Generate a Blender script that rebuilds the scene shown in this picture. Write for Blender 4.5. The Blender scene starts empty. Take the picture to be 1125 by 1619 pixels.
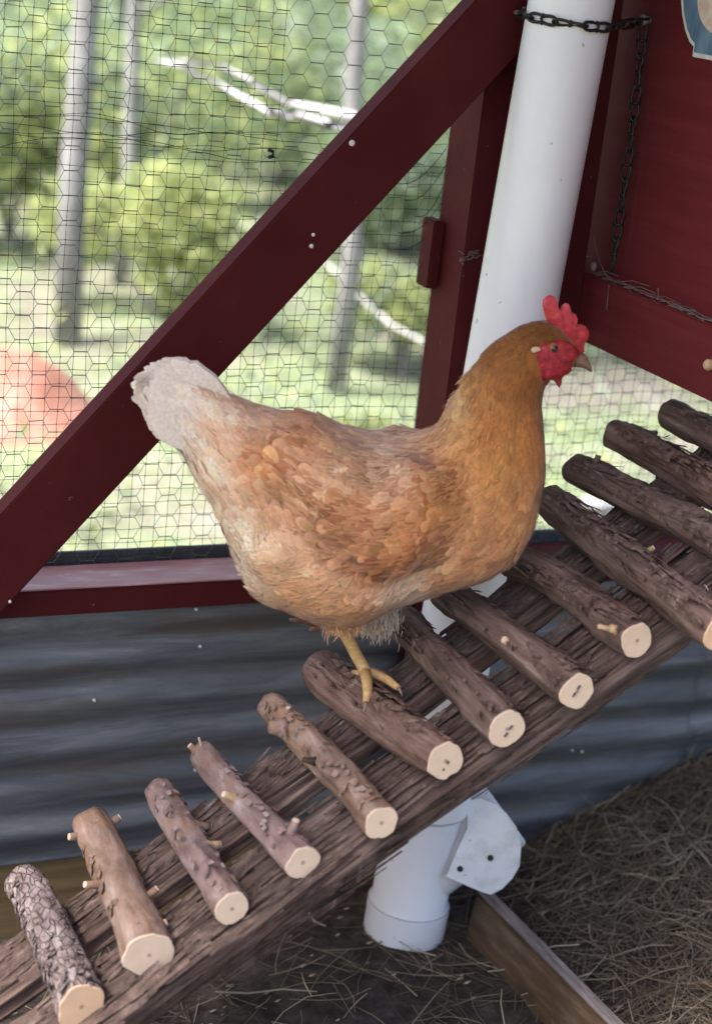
import bpy, bmesh, math, random
import numpy as np
from mathutils import Vector, Matrix, noise as mnoise
random.seed(7); rng = np.random.default_rng(7)
sc = bpy.context.scene
COL = sc.collection
# ------------------------------------------------------------------ camera
W, H, F = 1125.0, 1619.0, 2850.0            # photograph size and focal length in its pixels
PITCH, ROLL, YAW = map(math.radians, (18.0, 6.3, 26.0))
def cam_axes():
    cy, sy, cp, sp = math.cos(YAW), math.sin(YAW), math.cos(PITCH), math.sin(PITCH)
    f = np.array([sy*cp, cy*cp, -sp]); r = np.array([cy, -sy, 0.0]); u = np.cross(r, f)
    cr, sr = math.cos(ROLL), math.sin(ROLL)
    return np.stack([cr*r+sr*u, -sr*r+cr*u, f])
AX = cam_axes()
CAM = np.array([-1.188, -2.113, 1.452])
def ray(px, py): return np.array([(px-W/2)/F, -(py-H/2)/F, 1.0]) @ AX
def on_y(px, py, y): d = ray(px, py); return CAM + d*(y-CAM[1])/d[1]
def on_x(px, py, x): d = ray(px, py); return CAM + d*(x-CAM[0])/d[0]
def on_z(px, py, z=0.0): d = ray(px, py); return CAM + d*(z-CAM[2])/d[2]
def on_plane(px, py, p0, n): d = ray(px, py); return CAM + d*np.dot(p0-CAM, n)/np.dot(d, n)
cd = bpy.data.cameras.new('camera'); cam = bpy.data.objects.new('camera', cd); COL.objects.link(cam)
mw = Matrix.Identity(4)
for i in range(3):
    mw[i][0], mw[i][1], mw[i][2], mw[i][3] = AX[0][i], AX[1][i], -AX[2][i], CAM[i]
cam.matrix_world = mw
cd.sensor_fit = 'VERTICAL'; cd.sensor_height = 36.0; cd.lens = F/H*36.0
cd.clip_start = 0.05; cd.clip_end = 600
cd.dof.use_dof = True; cd.dof.focus_distance = 2.38; cd.dof.aperture_fstop = 2.6
sc.camera = cam
sc.render.resolution_x, sc.render.resolution_y = 711, 1024
# ------------------------------------------------------------------ sky, sun, exposure
SUN_EL, SUN_AZ = math.radians(58), math.radians(-98)      # azimuth measured from +Y towards +X
wd = bpy.data.worlds.new('World'); sc.world = wd; wd.use_nodes = True
nt = wd.node_tree; bg = nt.nodes['Background']
sky = nt.nodes.new('ShaderNodeTexSky'); sky.sky_type = 'NISHITA'; sky.sun_disc = False
sky.sun_elevation = SUN_EL; sky.sun_rotation = SUN_AZ
sky.air_density = 1.0; sky.dust_density = 4.0; sky.ozone_density = 1.0
nt.links.new(sky.outputs[0], bg.inputs[0]); bg.inputs[1].default_value = 0.15
sd = bpy.data.lights.new('sun', 'SUN'); sd.energy = 5.0; sd.angle = math.radians(20); sd.color = (1, .97, .93)
so = bpy.data.objects.new('sun', sd); COL.objects.link(so)
sv = Vector((math.sin(SUN_AZ)*math.cos(SUN_EL), math.cos(SUN_AZ)*math.cos(SUN_EL), math.sin(SUN_EL)))
so.rotation_euler = sv.to_track_quat('Z', 'Y').to_euler()
vs = sc.view_settings; vs.view_transform = 'Standard'; vs.look = 'None'; vs.gamma = 1.0; vs.exposure = 1.4
vs.use_curve_mapping = False
sc.render.engine = 'CYCLES'
# ------------------------------------------------------------------ helpers
def tag(o, label=None, cat=None, group=None, kind=None):
    if label: o['label'] = label
    if cat: o['category'] = cat
    if group: o['group'] = group
    if kind: o['kind'] = kind
    return o
def link(o, parent=None):
    COL.objects.link(o)
    if parent is not None: o.parent = parent
    return o
def empty(name, loc=(0, 0, 0)):
    o = bpy.data.objects.new(name, None); o.location = loc; o.empty_display_size = .05; return link(o)
def mesh_obj(name, verts, faces, m, parent=None, smooth=False, colors=None):
    """verts are world positions; the object is parented without moving it"""
    me = bpy.data.meshes.new(name)
    v = np.asarray(verts, dtype=float)
    if parent is not None:
        off = np.array(world_loc(parent)); v = v - off
    me.from_pydata([tuple(p) for p in v], [], [tuple(f) for f in faces]); me.update()
    if smooth: me.polygons.foreach_set('use_smooth', [True]*len(me.polygons))
    if colors is not None:
        a = me.color_attributes.new('tint', 'FLOAT_COLOR', 'POINT')
        c = np.ones((len(v), 4)); c[:, :3] = colors; a.data.foreach_set('color', c.ravel())
    if m is not None: me.materials.append(m)
    return link(bpy.data.objects.new(name, me), parent)
def world_loc(o):
    l = Vector(o.location)
    while o.parent is not None: o = o.parent; l += Vector(o.location)
    return l
def box_data(x0, x1, y0, y1, z0, z1, bev=.002):
    bm = bmesh.new(); bmesh.ops.create_cube(bm, size=1)
    for v in bm.verts:
        v.co = Vector((x0 if v.co.x < 0 else x1, y0 if v.co.y < 0 else y1, z0 if v.co.z < 0 else z1))
    if bev: bmesh.ops.bevel(bm, geom=list(bm.edges), offset=bev, segments=2, affect='EDGES')
    return bm_data(bm)
def bm_data(bm):
    bm.verts.index_update()
    d = ([tuple(v.co) for v in bm.verts], [tuple(v.index for v in f.verts) for f in bm.faces]); bm.free(); return d
def prism(pts, d, bev=.002):
    """polygon pts (3D, planar) extruded by vector d with bevelled edges"""
    bm = bmesh.new(); d = Vector(d)
    a = [bm.verts.new(Vector(p)) for p in pts]; b = [bm.verts.new(Vector(p)+d) for p in pts]
    n = len(pts); bm.faces.new(a); bm.faces.new(b[::-1])
    for i in range(n): bm.faces.new((a[i], b[i], b[(i+1) % n], a[(i+1) % n]))
    bmesh.ops.recalc_face_normals(bm, faces=bm.faces)
    if bev: bmesh.ops.bevel(bm, geom=list(bm.edges), offset=bev, segments=2, affect='EDGES')
    return bm_data(bm)
class MB:
    def __init__(s): s.v = []; s.f = []; s.c = []
    def add(s, v, f, c=None):
        o = len(s.v); s.v.extend(map(tuple, v)); s.f.extend(tuple(i+o for i in q) for q in f)
        if c is not None: s.c.extend([c]*len(v) if np.ndim(c) == 1 else list(c))
    def tube(s, pts, r, n=8, caps=True, c=None):
        pts = [np.asarray(p, float) for p in pts]; m = len(pts); rr = [r]*m if np.ndim(r) == 0 else r
        t0 = pts[1]-pts[0]; ref = np.array([0, 0, 1.]) if abs(t0[2]) < .8*np.linalg.norm(t0) else np.array([1., 0, 0])
        v = []
        for i in range(m):
            t = pts[min(i+1, m-1)]-pts[max(i-1, 0)]; t = t/(np.linalg.norm(t)+1e-12)
            a = np.cross(ref, t); a /= np.linalg.norm(a)+1e-12; b = np.cross(t, a)
            for k in range(n):
                w = 2*math.pi*k/n; v.append(pts[i]+rr[i]*(math.cos(w)*a+math.sin(w)*b))
        f = [(i*n+k, i*n+(k+1) % n, (i+1)*n+(k+1) % n, (i+1)*n+k) for i in range(m-1) for k in range(n)]
        if caps: f += [tuple(range(n))[::-1], tuple(range((m-1)*n, m*n))]
        s.add(v, f, c)
    def build(s, name, m, parent=None, smooth=False):
        return mesh_obj(name, s.v, s.f, m, parent, smooth, s.c if s.c else None)
def fbm(p, sc_=1.0, o=3):
    return mnoise.fractal(Vector(p)*sc_, 1.0, 2.0, o)
# ------------------------------------------------------------------ materials
def new_mat(name, rough=.7, spec=.3, metal=0.0):
    m = bpy.data.materials.new(name); m.use_nodes = True
    b = m.node_tree.nodes['Principled BSDF']
    b.inputs['Roughness'].default_value = rough; b.inputs['Specular IOR Level'].default_value = spec
    b.inputs['Metallic'].default_value = metal
    return m, m.node_tree, b
def coords(t, scale=(1, 1, 1), kind='Object'):
    tc = t.nodes.new('ShaderNodeTexCoord'); mp = t.nodes.new('ShaderNodeMapping')
    mp.inputs['Scale'].default_value = scale; t.links.new(tc.outputs[kind], mp.inputs[0]); return mp.outputs[0]
def noise_n(t, vec, scale, detail=5, rough=.6, dist=0):
    n = t.nodes.new('ShaderNodeTexNoise'); n.inputs['Scale'].default_value = scale
    n.inputs['Detail'].default_value = detail; n.inputs['Roughness'].default_value = rough
    n.inputs['Distortion'].default_value = dist; t.links.new(vec, n.inputs['Vector']); return n.outputs[0]
def ramp(t, fac, stops):
    r = t.nodes.new('ShaderNodeValToRGB'); e = r.color_ramp.elements
    while len(e) < len(stops): e.new(.5)
    for q, (p, c) in zip(e, stops): q.position = p; q.color = (*c, 1)
    t.links.new(fac, r.inputs[0]); return r.outputs[0]
def mix(t, fac, a, b, mode='MIX'):
    n = t.nodes.new('ShaderNodeMix'); n.data_type = 'RGBA'; n.blend_type = mode
    for sock, val in ((n.inputs[0], fac), (n.inputs[6], a), (n.inputs[7], b)):
        if isinstance(val, (int, float)): sock.default_value = val
        elif isinstance(val, tuple): sock.default_value = (*val, 1)
        else: t.links.new(val, sock)
    return n.outputs[2]
def bump(t, b, h, strength=.5, dist=.002):
    n = t.nodes.new('ShaderNodeBump'); n.inputs['Strength'].default_value = strength; n.inputs['Distance'].default_value = dist
    t.links.new(h, n.inputs['Height']); t.links.new(n.outputs[0], b.inputs['Normal'])
def noisy(name, stops, scale=20, stretch=(1, 1, 1), rough=.7, spec=.3, bs=.4, bd=.002, detail=6, metal=0, dist=0, bscale=None, speck=None):
    m, t, b = new_mat(name, rough, spec, metal); v = coords(t, stretch)
    n = noise_n(t, v, scale, detail, .62, dist); c = ramp(t, n, stops)
    if speck:
        s = noise_n(t, coords(t), speck[0], 3, .7); k = ramp(t, s, [(speck[1], (0, 0, 0)), (speck[1]+.05, (1, 1, 1))])
        c = mix(t, k, c, speck[2])
    t.links.new(c, b.inputs['Base Color'])
    bump(t, b, noise_n(t, v, bscale or scale*2.2, 8, .65, dist), bs, bd); return m
M = {}
M['red'] = noisy('barn_red_paint', [(.3, (.056, .0062, .0072)), (.55, (.07, .0085, .0095)), (.8, (.09, .0135, .0135))], 9, (1, 1, 1), .7, .14, .45, .0015, bscale=120, speck=(75, .715, (.2, .12, .11)))
M['red_panel'] = noisy('barn_red_plywood', [(.3, (.105, .013, .015)), (.55, (.13, .017, .02)), (.8, (.155, .026, .028))], 14, (1, .25, 4), .7, .15, .3, .001)
M['sill'] = noisy('red_sill_sky_sheen', [(.35, (.30, .13, .135)), (.58, (.37, .2, .2)), (.72, (.55, .43, .42))], 30, (.5, 2, 1), .32, .6, .3, .001)  # rail top: glancing sky light painted into the pale red
M['pvc'] = noisy('white_pvc', [(.3, (.7, .69, .72)), (.6, (.78, .77, .80)), (.8, (.8, .78, .8))], 7, (1, 1, .6), .33, .45, .08, .001, speck=(38, .69, (.45, .41, .39)))
M['pvc_dirty'] = noisy('dirty_white_pvc', [(.3, (.55, .53, .52)), (.5, (.74, .73, .75)), (.8, (.8, .79, .8))], 22, (1, 1, 1), .45, .4, .15, .001, speck=(70, .68, (.4, .36, .33)))
M['joint'] = noisy('pipe_joint_shadow', [(.3, (.22, .2, .2)), (.7, (.42, .4, .4))], 60, rough=.6, bs=.1)  # dark grey painting the shadow line at each pipe joint
def tin_material():
    m, t, b = new_mat('weathered_corrugated_tin', .5, .4, .35)
    v = coords(t, (.3, 1, 3.2)); n = noise_n(t, v, 9, 9, .74, .5)
    c = ramp(t, n, [(.25, (.055, .056, .064)), (.45, (.105, .107, .119)), (.62, (.18, .183, .197)), (.76, (.38, .385, .40))])
    r = noise_n(t, coords(t, (.6, 1, 4)), 6, 5, .7); k = ramp(t, r, [(.50, (0, 0, 0)), (.70, (.85, .85, .85))])
    c = mix(t, k, c, (.11, .085, .065)); t.links.new(c, b.inputs['Base Color'])
    rr = t.nodes.new('ShaderNodeMapRange'); rr.inputs[3].default_value = .42; rr.inputs[4].default_value = .75
    t.links.new(n, rr.inputs[0]); t.links.new(rr.outputs[0], b.inputs['Roughness'])
    bump(t, b, noise_n(t, coords(t, (.5, 1, 1.5)), 18, 6, .6), .25, .002); return m
M['tin'] = tin_material()
M['soil'] = noisy('dark_run_soil', [(.3, (.028, .022, .019)), (.5, (.062, .049, .042)), (.7, (.10, .082, .07)), (.85, (.16, .135, .115))], 34, (1, 1, 1), .95, .1, .9, .012, detail=9)
M['pine_board'] = noisy('yellow_pine_board', [(.3, (.11, .066, .03)), (.6, (.19, .12, .058)), (.8, (.28, .19, .10))], 10, (.4, 3, 6), .7, .3, .3, .001)
M['floor_board'] = noisy('damp_brown_board', [(.3, (.045, .028, .017)), (.5, (.10, .062, .036)), (.65, (.15, .105, .07)), (.8, (.23, .19, .155))], 16, (4, .5, 3), .6, .35, .4, .002)
M['board_edge'] = noisy('pale_grey_board_edge', [(.3, (.11, .085, .075)), (.5, (.2, .16, .145)), (.7, (.32, .27, .25))], 26, (4, .5, 1), .7, .3, .4, .002)
M['wire'] = noisy('dull_wire', [(.3, (.10, .10, .10)), (.7, (.20, .20, .195))], 60, rough=.6, spec=.4, bs=.05, metal=.3)
M['net'] = noisy('black_plastic_net', [(.3, (.008, .008, .01)), (.7, (.02, .02, .024))], 60, rough=.6, bs=.05)
M['chain'] = noisy('dark_rusty_chain', [(.3, (.014, .012, .011)), (.6, (.03, .025, .022)), (.8, (.06, .04, .028))], 90, rough=.5, spec=.5, metal=.5, bs=.2)
M['nail'] = noisy('grey_nail_head', [(.3, (.25, .23, .22)), (.7, (.45, .42, .4))], 200, rough=.45, spec=.5, metal=.6, bs=.1)
M['screw'] = noisy('pale_screw_head', [(.3, (.55, .5, .48)), (.7, (.75, .7, .68))], 200, rough=.5, bs=.1)
M['strip'] = noisy('black_edging', [(.3, (.03, .033, .04)), (.7, (.075, .08, .092))], 40, (1, 1, 1), .6, .4, .3, .002)
M['cobweb'] = noisy('dusty_cobweb', [(.3, (.12, .085, .08)), (.7, (.24, .18, .165))], 80, rough=.9, bs=.1)
def bark(name, stops, scale, zs, bd, flake=None, rough=.85, patch=None):
    m, t, b = new_mat(name, rough, .2); v = coords(t, (1, 1, zs))
    n = noise_n(t, v, scale, 9, .68, .4); c = ramp(t, n, stops); h = noise_n(t, v, scale*1.6, 9, .7, .6)
    n2 = noise_n(t, coords(t), 9, 4, .6); c = mix(t, .55, c, ramp(t, n2, [(.3, (.35, .3, .28)), (.7, (1.15, 1.1, 1.08))]), 'MULTIPLY')
    if patch:
        pn = ramp(t, noise_n(t, coords(t, (1, 1, .5)), 16, 5, .6, .8), [(.50, (0, 0, 0)), (.60, (.75, .75, .75))]); c = mix(t, pn, c, patch)
    if flake:
        vo = t.nodes.new('ShaderNodeTexVoronoi'); vo.feature = 'DISTANCE_TO_EDGE'; vo.inputs['Scale'].default_value = flake
        t.links.new(coords(t, (1, 1, .6)), vo.inputs['Vector'])
        k = ramp(t, vo.outputs[0], [(.0, (0, 0, 0)), (.10, (1, 1, 1))]); c = mix(t, .35, c, mix(t, k, (.05, .035, .03), c)); h = mix(t, .5, h, k)
    t.links.new(c, b.inputs['Base Color']); bump(t, b, h, .9, bd); return m
M['cedar'] = bark('stringy_cedar_bark', [(.28, (.042, .026, .021)), (.43, (.14, .09, .074)), (.6, (.26, .18, .152)), (.76, (.48, .385, .345))], 70, .09, .005)
M['cedar_red'] = bark('reddish_cedar_bark', [(.28, (.055, .03, .022)), (.43, (.16, .092, .072)), (.6, (.28, .185, .15)), (.76, (.47, .355, .31))], 62, .12, .005)
M['grey_slab'] = bark('weathered_cedar_slab', [(.28, (.032, .022, .018)), (.43, (.105, .072, .059)), (.6, (.20, .14, .12)), (.76, (.42, .33, .30))], 60, .05, .005)
M['smooth_bark'] = bark('smooth_tan_bark', [(.3, (.13, .075, .05)), (.45, (.27, .175, .13)), (.6, (.40, .29, .24)), (.76, (.56, .46, .42))], 34, .3, .004, rough=.7, patch=(.33, .19, .11))
M['pink_bark'] = bark('smooth_pinkish_bark', [(.3, (.14, .085, .07)), (.45, (.3, .205, .185)), (.6, (.44, .34, .325)), (.76, (.6, .52, .51))], 30, .35, .004, rough=.65, patch=(.27, .165, .12))
M['flaky_bark'] = bark('flaky_pine_bark', [(.3, (.10, .07, .06)), (.45, (.25, .19, .18)), (.65, (.42, .35, .34))], 55, .5, .007, flake=95)
M['branch_wood'] = noisy('torn_pale_wood', [(.3, (.42, .26, .13)), (.7, (.66, .48, .3))], 60, (1, 1, .3), .8, .2, .4, .001)
def cut_material(name, base, dark):
    m, t, b = new_mat(name, .75, .2); v = coords(t)
    ln = t.nodes.new('ShaderNodeVectorMath'); ln.operation = 'MULTIPLY'; ln.inputs[1].default_value = (1, 1, 0)
    nz = noise_n(t, v, 40, 3, .6); ad = t.nodes.new('ShaderNodeVectorMath'); ad.operation = 'LENGTH'
    t.links.new(v, ln.inputs[0]); t.links.new(ln.outputs[0], ad.inputs[0])
    ma = t.nodes.new('ShaderNodeMath'); ma.operation = 'MULTIPLY_ADD'; ma.inputs[1].default_value = 1700; t.links.new(ad.outputs['Value'], ma.inputs[0])
    mb = t.nodes.new('ShaderNodeMath'); mb.operation = 'MULTIPLY'; mb.inputs[1].default_value = 9; t.links.new(nz, mb.inputs[0]); t.links.new(mb.outputs[0], ma.inputs[2])
    sn = t.nodes.new('ShaderNodeMath'); sn.operation = 'SINE'; t.links.new(ma.outputs[0], sn.inputs[0])
    mr = t.nodes.new('ShaderNodeMapRange'); mr.inputs[1].default_value = -1; t.links.new(sn.outputs[0], mr.inputs[0])
    c = ramp(t, mr.outputs[0], [(0, base), (1, dark)])
    pith = ramp(t, ad.outputs['Value'], [(.0, (.35, .24, .16)), (.0022, (1, 1, 1))])
    c = mix(t, 1.0, c, pith, 'MULTIPLY'); n2 = noise_n(t, v, 55, 4, .6)
    c = mix(t, .5, c, ramp(t, n2, [(.3, (.86, .82, .78)), (.7, (1.03, 1.02, 1.0))]), 'MULTIPLY')
    t.links.new(c, b.inputs['Base Color']); bump(t, b, noise_n(t, v, 160, 4, .6), .2, .001); return m
M['cut'] = cut_material('fresh_cut_wood', (.78, .60, .46), (.755, .57, .425))
M['cut_orange'] = cut_material('orange_cut_wood', (.74, .5, .33), (.71, .46, .3))
def tint_material(name, rough, spec=.2, sheen=0.0, trans=0.0, fine=None):
    m, t, b = new_mat(name, rough, spec); a = t.nodes.new('ShaderNodeVertexColor'); a.layer_name = 'tint'
    c = a.outputs[0]
    if fine:
        n = noise_n(t, coords(t), fine[0], 5, .6); c = mix(t, fine[1], c, ramp(t, n, [(.3, (.6, .55, .5)), (.7, (1.2, 1.2, 1.2))]), 'MULTIPLY')
    t.links.new(c, b.inputs['Base Color'])
    if sheen: b.inputs['Sheen Weight'].default_value = sheen; b.inputs['Sheen Roughness'].default_value = .5
    if trans:
        tr = t.nodes.new('ShaderNodeBsdfTranslucent'); ms = t.nodes.new('ShaderNodeMixShader'); ms.inputs[0].default_value = trans
        t.links.new(c, tr.inputs[0]); t.links.new(b.outputs[0], ms.inputs[1]); t.links.new(tr.outputs[0], ms.inputs[2])
        t.links.new(ms.outputs[0], t.nodes['Material Output'].inputs[0])
    return m
M['feather'] = tint_material('buff_plumage', .62, .25, .25, .12, (220, .45))
M['down'] = tint_material('buff_body_down', .8, .15, .3, 0, (120, .4))
M['leaf'] = tint_material('bright_leaves', .6, .2, 0, .6)
M['straw'] = tint_material('dry_straw', .7, .25)
M['comb'] = noisy('red_comb_skin', [(.32, (.30, .015, .022)), (.55, (.5, .04, .05)), (.75, (.62, .1, .1))], 90, rough=.5, spec=.4, bs=.5, bd=.001)
M['face'] = noisy('red_face_skin', [(.32, (.14, .006, .012)), (.55, (.36, .02, .03)), (.75, (.5, .08, .08))], 130, rough=.55, spec=.35, bs=.6, bd=.001)
M['lobe'] = noisy('pale_earlobe', [(.3, (.5, .3, .2)), (.7, (.68, .5, .36))], 200, rough=.6, bs=.3, bd=.0005)
M['beak'] = noisy('horn_beak', [(.3, (.16, .09, .06)), (.6, (.34, .2, .14)), (.8, (.5, .36, .27))], 45, rough=.4, spec=.5, bs=.1, bd=.0005)
M['shank'] = noisy('yellow_scaly_shank', [(.3, (.42, .24, .09)), (.6, (.6, .38, .16)), (.8, (.68, .46, .24))], 90, (1, 1, 2.5), .55, .35, .7, .001)
M['claw'] = noisy('dark_claw', [(.3, (.16, .11, .07)), (.7, (.3, .22, .15))], 90, rough=.4, bs=.1)
M['eye'] = noisy('dark_eye', [(.4, (.012, .01, .012)), (.7, (.03, .025, .03))], 90, rough=.08, spec=.8, bs=0)
M['iris'] = noisy('orange_iris', [(.3, (.25, .07, .02)), (.7, (.35, .12, .04))], 300, rough=.3, bs=.1)
# ------------------------------------------------------------------ outside ground and floor of the run
def litter_material():
    m, t, b = new_mat('woodland_litter', .95, .1); v = coords(t)
    c = ramp(t, noise_n(t, v, 2.4, 8, .7), [(.3, (.09, .075, .062)), (.46, (.19, .16, .14)), (.6, (.28, .245, .22)), (.78, (.42, .38, .355))])
    g = ramp(t, noise_n(t, v, 1.1, 6, .7, .4), [(.36, (0, 0, 0)), (.56, (.9, .9, .9))])
    gc = ramp(t, noise_n(t, v, 9, 5, .7), [(.3, (.13, .18, .09)), (.7, (.26, .31, .17))])
    c = mix(t, g, c, gc); t.links.new(c, b.inputs['Base Color'])
    bump(t, b, noise_n(t, v, 30, 6, .7), .6, .03); return m
M['litter'] = litter_material()
def ground():
    xs = np.concatenate([np.linspace(-200, -12, 12), np.linspace(-10, 24, 86), np.linspace(28, 220, 12)])
    ys = np.concatenate([np.linspace(-200, -6, 10), np.linspace(-4, 34, 96), np.linspace(40, 240, 14)])
    v = []
    for y in ys:
        for x in xs:
            w = min(1, max(0, (y-.6)/2.0))
            v.append((x, y, -.02 + w*(.10*fbm((x*.5, y*.5, 3), 1, 3) + .03)))
    n = len(xs); f = [(j*n+i, j*n+i+1, (j+1)*n+i+1, (j+1)*n+i) for j in range(len(ys)-1) for i in range(n-1)]
    o = mesh_obj('ground', v, f, M['litter'], None, True); tag(o, kind='structure'); return o
ground()
def floor_h(x, y):
    """height of soil plus heaped straw inside the run"""
    m = .17*math.exp(-((x-.75)/.42)**2) * math.exp(-((y-.12)/.30)**2)
    m += .05*max(0, min(1, (x-.14)/.25)) * math.exp(-((y+.25)/.5)**2)
    return .004 + m + .010*fbm((x*6, y*6, 1), 1, 4)
def soil():
    nx, ny = 150, 120; xs = np.linspace(-2.4, 2.2, nx); ys = np.linspace(-3.0, .2, ny)
    v = [(x, y, floor_h(x, y)) for y in ys for x in xs]
    f = [(j*nx+i, j*nx+i+1, (j+1)*nx+i+1, (j+1)*nx+i) for j in range(ny-1) for i in range(nx-1)]
    tag(mesh_obj('soil_floor', v, f, M['soil'], None, True), kind='structure')
soil()
# ------------------------------------------------------------------ timber frame of the run
YF = .10                                     # front face of post and rail
frame = empty('run_frame', (.06, .145, 0)); tag(frame, 'dark red painted timber frame with diagonal brace, post and bottom rail', 'frame')
def plank(name, d, m, parent): return mesh_obj(name, d[0], d[1], m, parent)
up0, up1 = on_y(0, 815, .062), on_y(752, 0, .062); lo0, lo1 = on_y(32, 937, .062), on_y(761, 148, .062)
def zline(a, b, x): return a[2] + (b[2]-a[2])*(x-a[0])/(b[0]-a[0])
def xline(a, b, z): return a[0] + (b[0]-a[0])*(z-a[2])/(b[2]-a[2])
br = [(xline(up0, up1, .512), .062, .512), (xline(lo0, lo1, .512), .062, .512), (.104, .062, zline(lo0, lo1, .104)), (.104, .062, zline(up0, up1, .104))]
brace = plank('diagonal_brace', prism(br, (0, .0375, 0)), M['red'], frame)
post = plank('post', box_data(.015, .104, YF, .19, 0, 1.95), M['red'], frame)
plank('post', box_data(-1.75, -1.66, YF, .19, 0, 1.95), M['red'], frame)
plank('post', box_data(1.75, 1.84, YF, .19, 0, 1.95), M['red'], frame)
rz0, rz1 = .519, .557
plank('bottom_rail', box_data(-1.66, .0135, YF, .189, rz0, rz1-.0012), M['red'], frame)
plank('bottom_rail', box_data(.1055, 1.75, YF, .189, rz0, rz1-.0012), M['red'], frame)
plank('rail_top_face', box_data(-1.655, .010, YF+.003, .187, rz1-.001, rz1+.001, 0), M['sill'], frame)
plank('top_rail', box_data(-1.66, 1.75, YF+.002, .186, 1.951, 2.04), M['red'], frame)
plank('batten_block', box_data(-.004, .0135, .165, .203, .965, 1.063), M['red'], frame)
plank('skirt_board', box_data(-1.66, .0135, .128, .166, .006, .126), M['pine_board'], frame)
plank('skirt_board', box_data(.1055, 1.75, .128, .166, .006, .126), M['pine_board'], frame)
for (px, py, r) in ((556, 226, .0042), (495, 371, .0026), (492, 389, .003), (16, 951, .0022)):
    p = on_y(px, py, .062); mb = MB()
    mb.tube([p+[0, .002, 0], p+[0, -.0012, 0], p+[0, -.0022, 0]], [r, r, r*.6], 12); mb.build('screw', M['screw'], frame, True)
# cobweb tuft on the post
mb = MB()
pc = on_y(748, 403, YF)
for k in range(26):
    a = pc + rng.normal(0, [.010, .002, .005]) + [0, -.004, 0]; b = a + rng.normal(0, [.010, .004, .004])
    mb.tube([a, (a+b)/2+rng.normal(0, .002, 3), b], .0006, 3)
mb.build('cobweb', M['cobweb'], frame)
# black edging strip behind the rail
edg = box_data(-1.66, 1.75, .1985, .206, .53, .573, .001)
tag(mesh_obj('edging_strip', *edg, M['strip']), 'narrow black edging strip along the foot of the wire netting', 'edging')
# ------------------------------------------------------------------ wire netting and bird net
def hex_netting():
    s = .0321/math.sqrt(3); px, pz = 1.5*s, .0321; x0, z0 = -1.0, .56; nc, nr = 66, 31
    mb = MB(); seen = {}
    def node(c, r, k):
        x = x0 + c*px; z = z0 + r*pz + (pz/2 if c % 2 else 0)
        ang = math.radians(60*k); q = (round((x+s*math.cos(ang))*2000), round((z+s*math.sin(ang))*2000))
        if q not in seen:
            X, Z = x+s*math.cos(ang), z+s*math.sin(ang)
            jit = .0016
            wav = .006*fbm((X*2.2, Z*2.2, 0), 1, 2)
            seen[q] = np.array([X+jit*mnoise.noise(Vector((X*37, Z*37, 1)))+wav, .1945+.002*mnoise.noise(Vector((X*4, Z*4, 9))), Z+jit*mnoise.noise(Vector((X*37, Z*37, 5)))+.006*fbm((X*2, Z*2, 7), 1, 2)])
        return q
    done = set()
    for c in range(nc):
        for r in range(nr):
            ks = [node(c, r, k) for k in range(6)]
            for k in range(6):
                e = tuple(sorted((ks[k], ks[(k+1) % 6])))
                if e in done: continue
                done.add(e); a, b = seen[e[0]], seen[e[1]]
                tw = abs(a[2]-b[2]) < .006
                mb.tube([a, b], .0007 if tw else .0004, 4, False)
    o = mb.build('hex_wire_netting', M['wire'])
    tag(o, 'hexagonal galvanised chicken wire stretched behind the red frame', 'wire netting')
hex_netting()
def bird_net():
    mb = MB(); g = .0188; x0, x1, z0, z1 = -1.0, .9, .565, 1.62
    nx, nz = int((x1-x0)/g), int((z1-z0)/.0196)
    edge = on_y(462, 0, .19), on_y(428, 330, .19)
    def P(i, j):
        x, z = x0+i*g, z0+j*.0196
        fold = math.exp(-((z-1.155-.02*math.sin(x*9))/.03)**2)
        dx = .004*fbm((x*3, z*3, 2), 1, 3) + .0015*mnoise.noise(Vector((x*60, z*60, 0))) + .006*fold*mnoise.noise(Vector((x*14, z*9, 3)))
        dz = .007*fbm((x*2.3, z*2.3, 8), 1, 3) + .0018*mnoise.noise(Vector((x*60, z*60, 4))) + .012*fold*mnoise.noise(Vector((x*11, z*20, 6)))
        return np.array([x+dx, .1915+.001*mnoise.noise(Vector((x*8, z*8, 2))), z+dz])
    pts = {}
    def keep(i, j):
        x, z = x0+i*g, z0+j*.0196
        ex = edge[0][0]+(edge[1][0]-edge[0][0])*(z-edge[0][2])/(edge[1][2]-edge[0][2])
        return x < ex+.004 or z < 1.145 + .03*math.sin(x*7)
    for i in range(nx):
        for j in range(nz):
            if keep(i, j): pts[i, j] = P(i, j)
    for (i, j), a in pts.items():
        for d in ((1, 0), (0, 1)):
            b = pts.get((i+d[0], j+d[1]))
            if b is not None: mb.tube([a, b], .00039, 3, False)
        r = .0014; mb.add([a+[r, 0, 0], a+[-r, 0, 0], a+[0, r, 0], a+[0, -r, 0], a+[0, 0, r], a+[0, 0, -r]],
               [(0, 2, 4), (2, 1, 4), (1, 3, 4), (3, 0, 4), (2, 0, 5), (1, 2, 5), (3, 1, 5), (0, 3, 5)])
    # gathered selvedge cords
    for k, (za, amp) in enumerate(((1.162, .016), (1.148, .012), (1.137, .018), (1.172, .010))):
        line = [np.array([x, .1895, za+amp*fbm((x*5, k*9.1, 0), 1, 3)-.01*(x+.4)]) for x in np.linspace(-.95, -.14 if k < 2 else .014, 60)]
        mb.tube(line, .00042, 4, False)
    for k in range(5):                       # slack strands by the post
        a = on_y(640+rng.uniform(-30, 20), 290+k*26, .19); b = on_y(705, 235+k*25, .19)
        mb.tube([a+(b-a)*t+np.array([0, 0, -.018*math.sin(math.pi*t)]) for t in np.linspace(0, 1, 9)], .0006, 4, False)
    o = mb.build('bird_net', M['net'])
    tag(o, 'black plastic bird net of small squares with a gathered wavy edge', 'bird net')
bird_net()
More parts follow.
